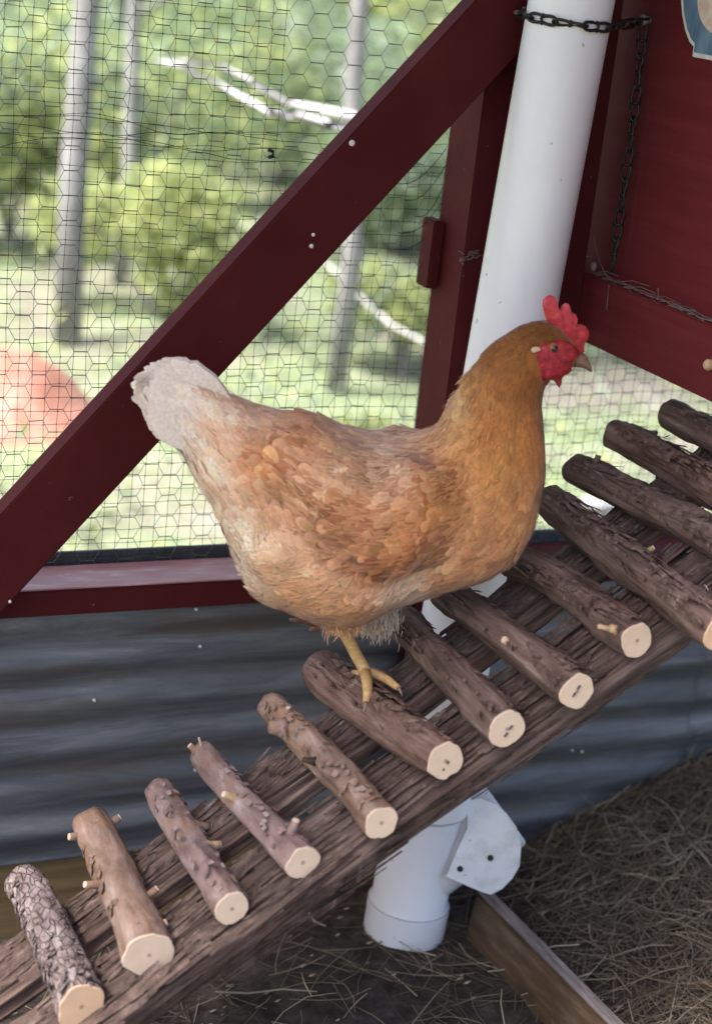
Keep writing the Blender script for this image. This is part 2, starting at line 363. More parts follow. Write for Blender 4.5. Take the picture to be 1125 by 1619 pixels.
mb = MB(); p = on_y(428, 243, .186)
mb.tube([p+[-.004, 0, .005], p+[.003, 0, .003], p+[.004, 0, -.003], p+[-.003, 0, -.005]], .0028, 6)
tag(mb.build('net_clip', M['net'], None, True), 'small black clip on the netting above the diagonal brace', 'clip')
# ------------------------------------------------------------------ corrugated sheets
def tin(name, x0, x1, yb, z0, z1, ph, tilt, label):
    nz, nx = 110, 24; v = []; per = .0655
    for side in (0, 1):
        for j in range(nz+1):
            z = z0+(z1-z0)*j/nz
            for i in range(nx+1):
                x = x0+(x1-x0)*i/nx
                wob = .003*fbm((x*2.5, z*4, ph), 1, 2)
                y = yb + .0042*math.sin(2*math.pi*(z+tilt*(x-x0))/per+ph) + wob + side*.0012
                v.append((x+.003*math.sin(z*40)*(i == nx), y, z))
    n1 = nx+1; o = (nz+1)*n1; f = []
    for j in range(nz):
        for i in range(nx):
            q = (j*n1+i, j*n1+i+1, (j+1)*n1+i+1, (j+1)*n1+i); f.append(q); f.append(tuple(k+o for k in q[::-1]))
    bd = [i for i in range(n1)] + [j*n1+nx for j in range(1, nz+1)] + [nz*n1+i for i in range(nx-1, -1, -1)] + [j*n1 for j in range(nz-1, 0, -1)]
    for a, b in zip(bd, bd[1:]+bd[:1]): f.append((b, a, a+o, b+o))
    tag(mesh_obj(name, v, f, M['tin'], None, True), label, 'metal sheet')
tin('corrugated_sheet', -1.7, .012, .117, .13, .518, .4, 0, 'weathered grey corrugated metal sheet under the red rail left of the post')
tin('corrugated_sheet', .107, .56, .115, .05, .518, .9, .012, 'grey corrugated metal sheet behind the straw between post and lapped seam')
tin('corrugated_sheet', .53, 1.75, .119, .04, .517, 1.3, .012, 'grey corrugated metal sheet lapped beyond the seam behind the straw heap')
tins = [o for o in COL.objects if o.name.startswith('corrugated_sheet')]
for px, py, k in ((317, 1023, 0), (311, 964, 0), (905, 1187, 1), (920, 1189, 1), (309, 1219, 0), (150, 1108, 0)):
    p = on_y(px, py, .1085 if k == 0 else .107); mb = MB(); r = rng.uniform(.0016, .0026)
    mb.tube([p+[0, .004, 0], p+[0, .0005, 0], p+[.0003, -.001, -.0004]], [r*1.2, r, r*.4], 8); mb.build('dropping', M['screw'], tins[k], True)
# ------------------------------------------------------------------ coop wall on the right
coop = empty('coop_wall', (.25, -.5, .918)); tag(coop, 'raised dark red wooden coop wall with a ledge board along its foot', 'coop wall')
plank('wall_panel', box_data(.212, .230, -1.6, .186, .93, 2.1, .002), M['red_panel'], coop)
plank('ledge_board', box_data(.194, .2115, -1.6, .186, .918, 1.013, .0025), M['red_panel'], coop)
plank('bottom_plate', box_data(.2305, .268, -1.6, .098, .922, 1.0, .002), M['red'], coop)
plank('corner_post', box_data(.1065, .1925, .064, .0985, .918, 1.95, .002), M['red'], coop)
mb = MB()
def ledge_pt(t, up=0.): return np.array([.2, .07-t*.4, 1.014+up])
for k in range(46):
    t = rng.uniform(0, 1); a = ledge_pt(t, .001)+rng.normal(0, [.004, .01, .001]); l = rng.uniform(.02, .09)
    d = np.array([rng.normal(0, .15), -1, rng.normal(0, .1)]); b = a+d*l; b[2] = max(b[2], 1.0145)
    mb.tube([a, (a+b)/2+[0, 0, rng.uniform(0, .006)], b], rng.uniform(.0003, .0006), 3)
for px0, py0, px1, py1 in ((938, 375, 952, 425), (952, 425, 965, 440), (908, 405, 935, 405), (962, 450, 958, 490), (905, 470, 912, 495), (1039, 455, 1038, 475)):
    a, b = on_x(px0, py0, .190), on_x(px1, py1, .190); mb.tube([a, (a+b)/2+rng.normal(0, .002, 3), b], .0007, 3)
mb.build('dusty_straw_wisps', M['cobweb'], coop)
p = on_x(1122, 577, .193); mb = MB()
mb.tube([p+[.003, 0, 0], p+[-.005, 0, 0], p+[-.009, .001, 0]], [.007, .0075, .004], 10); mb.build('pale_knob', M['branch_wood'], coop, True)
p = on_x(938, 421, .19); mb = MB(); mb.tube([p+[0, 0, .006], p, p+[0, 0, -.007]], [.003, .005, .002], 8); mb.build('cocoon', M['cobweb'], coop, True)
# painted plaque at the edge of the view
pl = empty('painted_plaque', tuple(on_x(1118, 40, .21))); tag(pl, 'blue oval cutout plaque with white rim on the red coop wall', 'plaque')
def plaque(name, pts, x, d, m): mesh_obj(name, *prism([tuple(on_x(a, b, .2115)+[x, 0, 0]) for a, b in pts], (d, 0, 0), .0008), m, pl)
M['plaque_white'] = noisy('chipped_white_paint', [(.3, (.6, .58, .56)), (.7, (.78, .76, .75))], 60, rough=.5, bs=.1)
M['plaque_blue'] = noisy('streaky_blue_paint', [(.3, (.06, .12, .19)), (.5, (.12, .2, .29)), (.8, (.24, .34, .42))], 40, (1, 1, .25), .5, .3, .1)
M['plaque_cream'] = noisy('cream_and_pink_paint', [(.42, (.65, .58, .46)), (.55, (.6, .4, .36)), (.62, (.66, .6, .5))], 40, rough=.5, bs=.1)
oval = [(1083, -40), (1081, 0), (1083, 25), (1088, 50), (1095, 68), (1101, 74), (1099, 90), (1125, 95), (1150, 100), (1176, 108), (1180, 92), (1190, 82), (1206, 60), (1214, 20), (1210, -30), (1180, -85), (1110, -95)]
plaque('board', oval, 0, -.006, M['plaque_white'])
def shrink(pts, k, c): return [(c[0]+(a-c[0])*k, c[1]+(b-c[1])*k) for a, b in pts]
plaque('blue_field', shrink(oval, .92, (1146, 5)), -.0062, -.0012, M['plaque_blue'])
plaque('picture', [(1146+36*math.cos(a)*1., 5+52*math.sin(a)) for a in np.linspace(0, 2*math.pi, 24, False)], -.0076, -.0008, M['plaque_cream'])
# ------------------------------------------------------------------ pipe feeder
feeder = empty('pipe_feeder', (0, 0, 0)); tag(feeder, 'tall white plastic pipe feeder with angled spout standing behind the log ramp', 'feeder')
PT = on_y(903, 0, -.012); PB = np.array([0, 0, .0]); pdir = (PT-PB)/np.linalg.norm(PT-PB)
def at(z): return PB+pdir*(z/pdir[2])
def ring_tube(name, zs, rs, m, n=48, parent=feeder, org=None, dr=None):
    mb = MB(); o = PB if org is None else org; d = pdir if dr is None else dr
    mb.tube([o+d*z for z in zs], rs, n, True); return mb.build(name, m, parent, True)
def smooth_by_angle(o, deg=35):
    me = o.data; bm = bmesh.new(); bm.from_mesh(me)
    for e in bm.edges:
        if len(e.link_faces) == 2 and e.calc_face_angle(0) > math.radians(deg): e.smooth = False
    bm.to_mesh(me); bm.free()
R0 = .0555
smooth_by_angle(ring_tube('pipe', [.30, .31, 1.9], [R0, R0, R0], M['pvc']))
o = ring_tube('wye_body', [.006, .008, .055, .060, .068, .215, .222, .2225, .298, .3005], [.058, .0615, .0625, .0620, .0575, .0575, .0625, .0632, .0632, .0605], M['pvc']); smooth_by_angle(o)
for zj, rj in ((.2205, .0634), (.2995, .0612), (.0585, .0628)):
    ring_tube('joint_shadow_ring', [zj, zj+.0008, zj+.0016], [rj-.0006, rj, rj-.0006], M['joint'])
bdir = np.array([.74, -.10, .60]); bdir /= np.linalg.norm(bdir); bo = at(.10)
o = ring_tube('spout', [0, .105, .112, .114, .165, .168], [.052, .053, .058, .060, .060, .056], M['pvc'], 48, feeder, bo, bdir); smooth_by_angle(o)
# screwed-on splash guard: bent plate on the camera side of the spout
cp0 = bo + bdir*.13; nrm = -(AX[2]); nrm = nrm - bdir*np.dot(nrm, bdir); nrm /= np.linalg.norm(nrm)
side = np.cross(bdir, nrm); pp0 = cp0 + nrm*.066
gpts = [(737, 1266), (760, 1263), (783, 1272), (800, 1286), (816, 1308), (824, 1340), (823, 1372), (812, 1393), (796, 1410), (778, 1419), (762, 1413), (705, 1386), (722, 1345), (739, 1308)]
bm = bmesh.new(); gp = [Vector(on_plane(a, b, pp0, nrm)) for a, b in gpts]
bm.faces.new([bm.verts.new(q) for q in gp]); bmesh.ops.triangulate(bm, faces=bm.faces)
bmesh.ops.subdivide_edges(bm, edges=bm.edges, cuts=3, use_grid_fill=True)
for v in bm.verts:
    q = np.array(v.co)-pp0; s_ = np.dot(q, side); v.co = Vector(np.array(v.co) - nrm*(s_*s_*3.2))
ext = bmesh.ops.extrude_face_region(bm, geom=list(bm.faces))
for v in [g for g in ext['geom'] if isinstance(g, bmesh.types.BMVert)]: v.co += Vector(nrm)*-.0045
bmesh.ops.recalc_face_normals(bm, faces=bm.faces)
gd = bm_data(bm); guard = mesh_obj('splash_guard', *gd, M['pvc_dirty'], feeder, True); smooth_by_angle(guard, 40)
for a, b in ((775, 1357), (727, 1374)):
    q = on_plane(a, b, pp0, nrm); s_ = np.dot(q-pp0, side); q = q - nrm*(s_*s_*3.2); mb = MB()
    mb.tube([q-nrm*.002, q+nrm*.0018, q+nrm*.003], [.0047, .0045, .002], 14); mb.build('screw', M['chain'], guard, True)
# ------------------------------------------------------------------ chain round the pipe, tail hanging on the coop wall
def chain():
    hook = on_y(818, 20, .056); nail = on_x(1020, 32, .19)
    zc = 1.372; c = at(zc); rr = R0+.0065
    path = [hook]
    a0 = on_y(838, 27, -.02)
    for px, py in ((836, 26), (862, 32), (890, 36), (918, 40), (945, 44), (962, 44)):
        d = ray(px, py); # nearest hit with the pipe's cylinder
        w = CAM-PB; dp = d-pdir*np.dot(d, pdir); wp = w-pdir*np.dot(w, pdir)
        A, B_, C_ = dp@dp, 2*dp@wp, wp@wp-rr*rr; disc = max(0, B_*B_-4*A*C_)
        path.append(CAM+d*(-B_-math.sqrt(disc))/(2*A))
    path.append(nail)
    tail = [nail+[-.003, 0, -.006], on_x(1003, 170, .19), on_x(985, 300, .19), on_x(966, 425, .19)]
    root = empty('twist_chain', tuple(nail)); tag(root, 'dark rusty chain looped round the white pipe and hanging beside it', 'chain')
    def links(pts, pitch, first=0):
        pts = [np.array(p) for p in pts]; seg = [np.linalg.norm(b-a) for a, b in zip(pts, pts[1:])]; L = sum(seg); n = int(L/pitch)
        def ev(s):
            for a, b, l in zip(pts, pts[1:], seg):
                if s <= l: return a+(b-a)*s/l
                s -= l
            return pts[-1]
        for k in range(n):
            a, b = ev(L*k/n), ev(L*(k+1)/n); t = (b-a); l = np.linalg.norm(t); t /= l
            view = (a-CAM)/np.linalg.norm(a-CAM); u = np.cross(t, view); u /= np.linalg.norm(u); w = np.cross(t, u)
            if k % 2: u, w = (u*.45+w*.9), (w*.45-u*.9)
            m_ = (a+b)/2; hl, hw = l*.58, .0085; pts2 = []
            for q in range(21):                # one pinched double loop
                an = 2*math.pi*q/20; pts2.append(m_+t*hl*math.cos(an)+u*hw*math.sin(an)*(.45+.55*abs(math.cos(an)))+w*.0012*math.sin(2*an))
            mb = MB(); mb.tube(pts2, .0022, 6, False); mb.build('link', M['chain'], root, True)
            mb = MB(); mb.tube([m_+u*.0062-w*.001, m_+w*.0032, m_-u*.0062-w*.001], .0024, 6); mb.build('link_twist', M['chain'], root, True)
    links(path, .036); links(tail, .038)
    mb = MB(); mb.tube([nail+[.006, 0, 0], nail+[-.006, 0, 0], nail+[-.0085, 0, 0]], [.0045, .0075, .005], 14); mb.build('nail_head', M['nail'], root, True)
    mb = MB(); mb.tube([hook+[0, .012, 0], hook+[0, -.003, 0], hook+[.002, -.010, .003], hook+[.004, -.008, .008]], [.003, .004, .003, .002], 8); mb.build('hook', M['nail'], root, True)
chain()
# ------------------------------------------------------------------ log ramp
ramp_root = empty('log_ramp', (-.30, -.26, .0)); tag(ramp_root, 'rustic chicken ramp of round log rungs nailed across two bark covered slabs', 'ramp')
def roughlog(L, r0, r1, bend, amp, seed, nseg=34, nring=30, ridge=.0, groove=10):
    v = []
    for j in range(nring):
        t = j/(nring-1); z = (t-.5)*L
        bx = bend[0]*math.sin(math.pi*t)+.3*bend[0]*math.sin(2.3*math.pi*t+seed); by = bend[1]*math.sin(math.pi*t+seed)
        for k in range(nseg):
            a = 2*math.pi*k/nseg; ca, sa = math.cos(a), math.sin(a)
            r = r0+(r1-r0)*t
            n = fbm((ca*1.3+seed*7, sa*1.3, z*9), 1, 3); n2 = mnoise.noise(Vector((ca*groove*.5+seed*3, sa*groove*.5, z*14)))
            r *= 1+.15*n
            fade = min(1, min(t, 1-t)*14)
            r += amp*(.9*n2+.8*mnoise.noise(Vector((ca*9+seed, sa*9, z*60))))*fade + ridge*fade*abs(n2)
            v.append((r*ca+bx, r*sa+by, z))
    f = [(j*nseg+k, j*nseg+(k+1) % nseg, (j+1)*nseg+(k+1) % nseg, (j+1)*nseg+k) for j in range(nring-1) for k in range(nseg)]
    return np.array(v), f
def frame_from(d, roll=0.0):
    d = Vector(d).normalized(); x = Vector((1, 0, 0)); x = (x-d*x.dot(d)).normalized(); y = d.cross(x)
    m = Matrix((x, y, d)).transposed(); return m @ Matrix.Rotation(roll, 3, 'Z')
def on_ramp(px, py, off=0.0):
    n = np.array([-.68, 0, 1.]); return on_plane(px, py, np.array([-.619, 0, .24+off]), n)
RUNGS = [  # near end pixel, far end pixel, near radius, far radius, length, material, relief
    ((128, 1588), (38, 1398), .0270, .0245, .28, 'flaky_bark', .0030),
    ((237, 1510), (143, 1303), .0280, .0235, .30, 'smooth_bark', .0018),
    ((368, 1438), (252, 1250), .0200, .0185, .30, 'pink_bark', .0015),
    ((476, 1362), (320, 1194), .0195, .0165, .31, 'pink_bark', .0015),
    ((600, 1301), (430, 1116), .0207, .0195, .34, 'smooth_bark', .0018),
    ((706, 1206), (507, 1057), .0235, .0270, .33, 'cedar_red', .0030),
    ((804, 1152), (632, 985), .0228, .0215, .32, 'cedar', .0032),
    ((911, 1089), (700, 940), .0225, .0215, .34, 'cedar', .0032),
    ((1004, 1010), (812, 884), .0212, .0225, .30, 'cedar', .0032),
    ((1139, 1000), (868, 790), .0235, .0225, .37, 'cedar', .0032),
    ((1156, 868), (908, 741), .0240, .0215, .38, 'cedar', .0030),
    ((1240, 830), (975, 687), .0235, .0220, .38, 'cedar_red', .0024),
    ((1290, 770), (1058, 655), .0215, .0200, .36, 'cedar', .0028)]
M_DISC = {}
rung_axes = []
for i, (n, f_, r0, r1, L, mt, amp) in enumerate(RUNGS):
    a, b = on_ramp(*f_), on_ramp(*n); r0, r1 = r0*1.05, r1*1.04; rung_axes.append((a, b, r0, r1))
    d = b-a; Ln = np.linalg.norm(d); c = (a+b)/2
    V, Fc = roughlog(Ln, r1, r0, (.007*math.sin(i*2.1+.4), .006*math.cos(i*1.7)), amp, i*1.37+.5, ridge=amp*.6 if 'cedar' in mt else 0)
    me = bpy.data.meshes.new('rung'); ns, nr = 34, 30
    far_cap = tuple(range(ns))[::-1]
    me.from_pydata([tuple(q) for q in V], [], Fc+[far_cap]); me.update()
    me.polygons.foreach_set('use_smooth', [True]*(len(me.polygons)-1)+[False]); me.materials.append(M[mt])
    o = bpy.data.objects.new('rung', me); link(o, ramp_root)
    rot = frame_from(d, i*1.3).to_4x4(); rot.translation = Vector(c)-Vector(ramp_root.location); o.matrix_basis = rot
    # sawn end: own disc following the log's outline
    ring = V[(nr-1)*ns:]; cen = ring.mean(0); vs_ = [tuple(cen+[0, 0, .0012])]+[tuple(cen+(q-cen)*.965+[0, 0, .0012]) for q in ring]+[tuple(q-[0, 0, .0006]) for q in ring]
    fs = [(0, 1+k, 1+(k+1) % ns) for k in range(ns)]+[(1+k, 1+ns+k, 1+ns+(k+1) % ns, 1+(k+1) % ns) for k in range(ns)]
    me2 = bpy.data.meshes.new('sawn_end'); me2.from_pydata([(x-cen[0], y-cen[1], z) for x, y, z in vs_], [], fs); me2.update(); me2.materials.append(M['cut_orange'] if i in (0, 9) else M['cut'])
    e = bpy.data.objects.new('sawn_end', me2); link(e, o); e.location = (cen[0], cen[1], 0)
    if i in (5, 6, 7):                        # nail holes
        mb = MB()
        for (dx, dz) in ((.001, .001), (-.004, -.008))[:2]:
            h = b + np.array([dx, -.0018, dz]); mb.tube([h+[-.0012, .001, -.0016], h+[.0018*(i != 5), -.0006, .0022*(i != 5)+.0016]], .0014, 6)
        hd = mb.build('nail_hole', M['strip'], None); hd.parent = o; hd.matrix_parent_inverse = (Matrix.Translation(ramp_root.location) @ rot).inverted()
def rung_child(i, mb, name, m, smooth=True):
    o_ = [c for c in ramp_root.children][0]
    rs = [c for c in ramp_root.children if c.name.split('.')[0] == 'rung']; o_ = rs[i]
    h = mb.build(name, m, None, smooth); h.parent = o_
    h.matrix_parent_inverse = (Matrix.Translation(ramp_root.location) @ o_.matrix_basis).inverted(); return h
def rung_pt(i, t, ang, k=1.0):
    """t 0 at the far end, 1 at the sawn end; ang 0 = up, 90 deg = towards +X"""
    a, b, r0, r1 = rung_axes[i]; r = (r1+(r0-r1)*t)*k; return a+(b-a)*t+np.array([r*math.sin(ang), 0, r*math.cos(ang)])
def stub(i, t, ang, l, r, lean=(0, 0, 0), m='smooth_bark', pale=True):
    l, r = l*.8, r*.9
    p = rung_pt(i, t, ang, .7); a, b, _, _ = rung_axes[i]; d = np.array([math.sin(ang), 0, math.cos(ang)])+np.array(lean); d /= np.linalg.norm(d)
    mb = MB(); q = p+d*(l+.008); mb.tube([p, p+d*.006, p+d*(l*.6+.006), q], [r*1.7, r*1.25, r, r*.92], 10, True); rung_child(i, mb, 'branch_stub', M[m])
    if pale:
        mb = MB(); mb.tube([q-d*.0005, q+d*.0012], [r*.9, r*.8], 10); rung_child(i, mb, 'stub_cut', M['cut'], False)
R_ = math.radians
stub(1, .06, R_(75), .016, .0065, (0, .1, .3)); stub(1, .10, R_(-85), .012, .006); stub(1, .50, R_(-78), .022, .0055, (0, -.1, 0), 'smooth_bark')
stub(1, .66, R_(70), .018, .0055, (0, -.1, .5)); stub(1, .72, R_(-45), .004, .006, pale=False); stub(1, .88, R_(60), .006, .006)
stub(2, .35, R_(80), .018, .006, (0, 0, -.3)); stub(2, .52, R_(85), .012, .006, m='branch_wood')
stub(3, .02, R_(-50), .008, .005, (0, .4, 0)); stub(3, .47, R_(-65), .016, .0055, m='branch_wood'); stub(3, .86, R_(15), .016, .0058, (0, -.2, .2), 'pink_bark'); stub(3, .03, R_(-20), .014, .0018, m='branch_wood')
stub(4, .22, R_(-80), .014, .010, m='smooth_bark', pale=False); stub(4, .30, R_(85), .008, .006, pale=False); stub(4, .52, R_(-75), .010, .004, m='cedar', pale=False); stub(4, .18, R_(-10), .003, .004)
stub(7, .62, R_(-60), .010, .006, m='branch_wood'); stub(8, .93, R_(-75), .024, .0035, m='branch_wood', pale=False); stub(8, .95, R_(-70), .008, .006, m='branch_wood', pale=False)
stub(10, .12, R_(10), .010, .005, m='cedar', pale=False); stub(11, .10, R_(30), .030, .004, (0, -1.6, -.4), 'cedar', False); stub(11, .28, R_(175), .030, .0035, m='cedar', pale=False)
stub(9, .80, R_(62), .012, .0065, m='cedar'); stub(9, .52, R_(50), .012, .004, (0, -.3, 0), 'branch_wood')
# knots and lifted bark on the smooth rungs
for i in range(len(RUNGS)):
    mb = MB(); mt = RUNGS[i][5]; ced = 'cedar' in mt
    for k in range(170 if ced else (190 if i == 0 else 60)):
        t = rng.uniform(.03, .96); an = rng.uniform(-1.5, 1.5); l = rng.uniform(.012, .06) if ced else rng.uniform(.006, .014); w = rng.uniform(.0008, .0028) if ced else rng.uniform(.002, .0055)
        Ll = np.linalg.norm(rung_axes[i][1]-rung_axes[i][0]); v = []
        dn = rng.normal(0, .12); pe = (rng.uniform(.15, .40) if rng.random() < .3 else .03) if ced else (.06 if i == 0 else .02)
        for q in range(4):
            tt = min(.985, t+l/Ll*q/3); lift = 1.03+(pe*(q/3)**2)+.02*math.sin(q)
            for sgn in (-1, 1): v.append(rung_pt(i, tt, an+dn*q/3+sgn*w/.022*(1-.25*q/3), lift+(.05 if sgn > 0 else 0)))
        mb.add(v, [(2*q, 2*q+1, 2*q+3, 2*q+2) for q in range(3)])
    h = rung_child(i, mb, 'peeling_bark', M[mt], False); h['kind'] = 'stuff'
# slabs under the rungs
a0, b0 = np.array([-.619, 0, .24]), np.array([.381, 0, .92])
sl = (b0-a0)/np.linalg.norm(b0-a0); up = np.array([-sl[2], 0, sl[0]])
def slab(yc, wy, th, drop, seed, s0, s1, m):
    L = s1-s0; nr, ns = 90, 44; v = []
    org = a0+sl*(s0+s1)/2-up*drop
    for j in range(nr):
        t = j/(nr-1); z = (t-.5)*L; fade = min(1, min(t, 1-t)*20)
        for k in range(ns):
            an = 2*math.pi*k/ns; ca, sa = math.cos(an), math.sin(an)
            ex = 2/3.2; x = wy*math.copysign(abs(ca)**ex, ca); y = th*math.copysign(abs(sa)**ex, sa)
            n = mnoise.noise(Vector((ca*5+seed, sa*5, z*5)))*.006+mnoise.noise(Vector((ca*16+seed, sa*16, z*9)))*.0045+mnoise.noise(Vector((ca*30+seed, sa*30, z*34)))*.0016
            s_ = 1+n/max(wy, th)*1.4
            v.append((x*s_+.012*math.sin(z*3+seed), y*s_+n*.8, z))
    f = [(j*ns+k, j*ns+(k+1) % ns, (j+1)*ns+(k+1) % ns, (j+1)*ns+k) for j in range(nr-1) for k in range(ns)]
    f += [tuple(range(ns))[::-1], tuple(range((nr-1)*ns, nr*ns))]
    me = bpy.data.meshes.new('slab'); me.from_pydata(v, [], f); me.update(); me.polygons.foreach_set('use_smooth', [True]*len(me.polygons)); me.materials.append(m)
    o = bpy.data.objects.new('slab', me); link(o, ramp_root)
    mt = Matrix(((0, up[0], sl[0]), (1, up[1], 0), (0, up[2], sl[2]))).to_4x4(); mt.translation = Vector(org+[0, yc, 0])-Vector(ramp_root.location); o.matrix_basis = mt
    return o
slab(-.366, .062, .023, .047, 3.1, -.27, 1.14, M['grey_slab'])
slab(-.200, .040, .019, .044, 5.3, -.27, 1.12, M['cedar'])
mb = MB()
for k in range(1100):                        # stringy fibres on the slabs
    s_ = rng.uniform(-.18, 1.12); band = rng.random()
    yc, wy, dr, th = ((-.366, .060, .047, .025), (-.200, .038, .044, .020))[0 if band < .6 else 1]
    e = rng.uniform(-1, 1); front = rng.random() < .4 and band < .6
    if front: y = yc-wy-.003; off = -dr+rng.uniform(-th, th)*.85
    else: y = yc+wy*e; off = -dr+th+.0015
    l = rng.uniform(.02, .11); w = rng.uniform(.0006, .0022); v = []
    dy, lf = rng.normal(0, .05), (rng.uniform(.002, .010) if rng.random() < .35 else .001)
    for q in range(4):
        t = q/3; c = a0+sl*(s_+l*t)+up*(off+(0 if front else lf*t*t)+.002*mnoise.noise(Vector((s_*30+t, k, 0)))); c = c+np.array([0, y+dy*l*t-(lf*t*t if front else 0), 0])
        for sg in (-1, 1): v.append(c+(up*sg*w if front else np.array([0, sg*w, 0]))+(np.array([0, -.0006*sg, 0]) if front else up*.0008*sg))
    mb.add(v, [(2*q, 2*q+1, 2*q+3, 2*q+2) for q in range(3)])
h = mb.build('loose_bark_fibres', M['grey_slab'], ramp_root); h['kind'] = 'stuff'
# ------------------------------------------------------------------ hen
FOOT = on_y(580, 1088, -.205)
HEAD_ANG = math.radians(-17)
hd = np.array([math.cos(HEAD_ANG), math.sin(HEAD_ANG), 0]); hn = np.array([-hd[1], hd[0], 0])   # hn points away from the camera
HP = FOOT+hn*.030                            # a point of the hen's mid plane
hen = empty('hen', tuple(FOOT)); tag(hen, 'buff orange hen with red comb and pale tail standing on a log rung', 'hen')
SEC = [ # top px, bottom px, half width m
    ((258, 590), (246, 660), .006), ((296, 592), (270, 690), .014), ((340, 612), (297, 726), .028), ((390, 634), (328, 790), .048), ((440, 646), (357, 848), .066),
    ((500, 657), (397, 934), .084), ((548, 674), (462, 966), .096), ((588, 687), (536, 982), .102), ((632, 688), (612, 956), .103),
    ((668, 682), (690, 932), .100), ((693, 668), (752, 914), .094), ((712, 640), (806, 885), .084), ((728, 613), (842, 822), .070),
    ((742, 591), (856, 752), .056), ((757, 569), (854, 692), .046), ((775, 548), (852, 640), .039), ((800, 529), (857, 612), .033),
    ((830, 514), (868, 600), .029), ((858, 509), (882, 594), .0255), ((884, 517), (895, 586), .021), ((906, 540), (908, 578), .012)]
sp = math.sin(PITCH)
secs = []
for t_, b_, w in SEC:
    T, B = on_plane(*t_, HP, hn), on_plane(*b_, HP, hn); a = np.linalg.norm(T-B)/2
    k = math.sqrt(max(.55, 1-(w*sp/a)**2/ math.cos(PITCH)**2)); c = (T+B)/2; A = (T-B)/2*k
    secs.append(np.concatenate([c, A, [w]]))
secs = np.array(secs)
def cr(u):
    n = len(secs)-1; u = min(max(u, 0), n-1e-6); i = int(u); t = u-i
    p0, p1, p2, p3 = secs[max(i-1, 0)], secs[i], secs[i+1], secs[min(i+2, n)]
    return .5*((2*p1)+(p2-p0)*t+(2*p0-5*p1+4*p2-p3)*t*t+(3*p1-p0-3*p2+p3)*t**3)
def hs(p): q = p-HP; return np.array([q@hd, q[2]])
def poly_hs(pts, off): return np.array([hs(on_plane(a, b, HP-hn*off, hn)) for a, b in pts])
WING = poly_hs([(735, 735), (748, 790), (735, 850), (700, 885), (640, 905), (575, 897), (520, 868), (478, 815), (420, 770), (372, 715), (420, 690), (520, 690), (620, 705), (690, 712)], .085)
THIGH = poly_hs([(385, 850), (450, 850), (520, 885), (590, 915), (640, 925), (610, 960), (560, 985), (500, 980), (430, 950), (390, 915)], .08)
SH = hs(on_plane(640, 800, HP-hn*.085, hn))[0]
WZ = hs(on_plane(560, 800, HP-hn*.085, hn))[1]
def sdf(poly, p):
    n = len(poly); d = 1e9; ins = False
    for i in range(n):
        a, b = poly[i], poly[(i+1) % n]; e = b-a; w = p-a; t = max(0, min(1, w@e/(e@e))); d = min(d, np.hypot(*(w-e*t)))
        if (a[1] > p[1]) != (b[1] > p[1]) and p[0] < (b[0]-a[0])*(p[1]-a[1])/(b[1]-a[1])+a[0]: ins = not ins
    return d if ins else -d
def surf(u, v):
    s = cr(u); c, A, w = s[:3], s[3:6], max(.002, s[6]); ca, sa = math.cos(v), math.sin(v)
    drop = .10*(1-sa*sa)
    p = c+A*ca*1.0+hn*w*math.copysign(abs(sa)**.92, sa)-A*.06*abs(sa)
    return p
NU, NV = 132, 60
grid = np.zeros((NU, NV, 3)); US = np.linspace(0, len(secs)-1, NU)
for i, u in enumerate(US):
    for j in range(NV): grid[i, j] = surf(u, 2*math.pi*j/NV)
# folded wing bulge and downy unevenness
def normals(g):
    du = np.gradient(g, axis=0); dv = (np.roll(g, -1, 1)-np.roll(g, 1, 1))/2; n = np.cross(dv, du); l = np.linalg.norm(n, axis=2, keepdims=True); n = n/(l+1e-12)
    cen = g.mean(1, keepdims=True); sgn = np.sign((n*(g-cen)).sum(2, keepdims=True)); sgn[sgn == 0] = 1; return n*sgn
nr_ = normals(grid)
for i in range(NU):
    for j in range(NV):
        p = grid[i, j]; lat = abs((p-HP)@hn); d = 0
        if 4 < US[i] < 15:
            s_ = sdf(WING, hs(p)); m_ = min(1, max(0, lat/.05-.5)); x = min(1, max(0, (s_+.002)/(.013 if hs(p)[0] < SH else .013+min(.045, (hs(p)[0]-SH)*1.2)))); d += .025*m_*x*x*(3-2*x); d -= .015*m_*max(0, 1-abs(s_+.007)/.013)*(hs(p)[0] < SH+.06)*(hs(p)[1] < WZ); y_ = min(1, max(0, (sdf(THIGH, hs(p))+.004)/.028)); d += .010*m_*y_*y_*(3-2*y_)
        fl = 1 if US[i] < 13 else .35
        d += fl*.0045*fbm(p*16, 1, 3)+fl*.002*fbm(p*50, 1, 2)
        grid[i, j] = p+nr_[i, j]*d
nr_ = normals(grid)
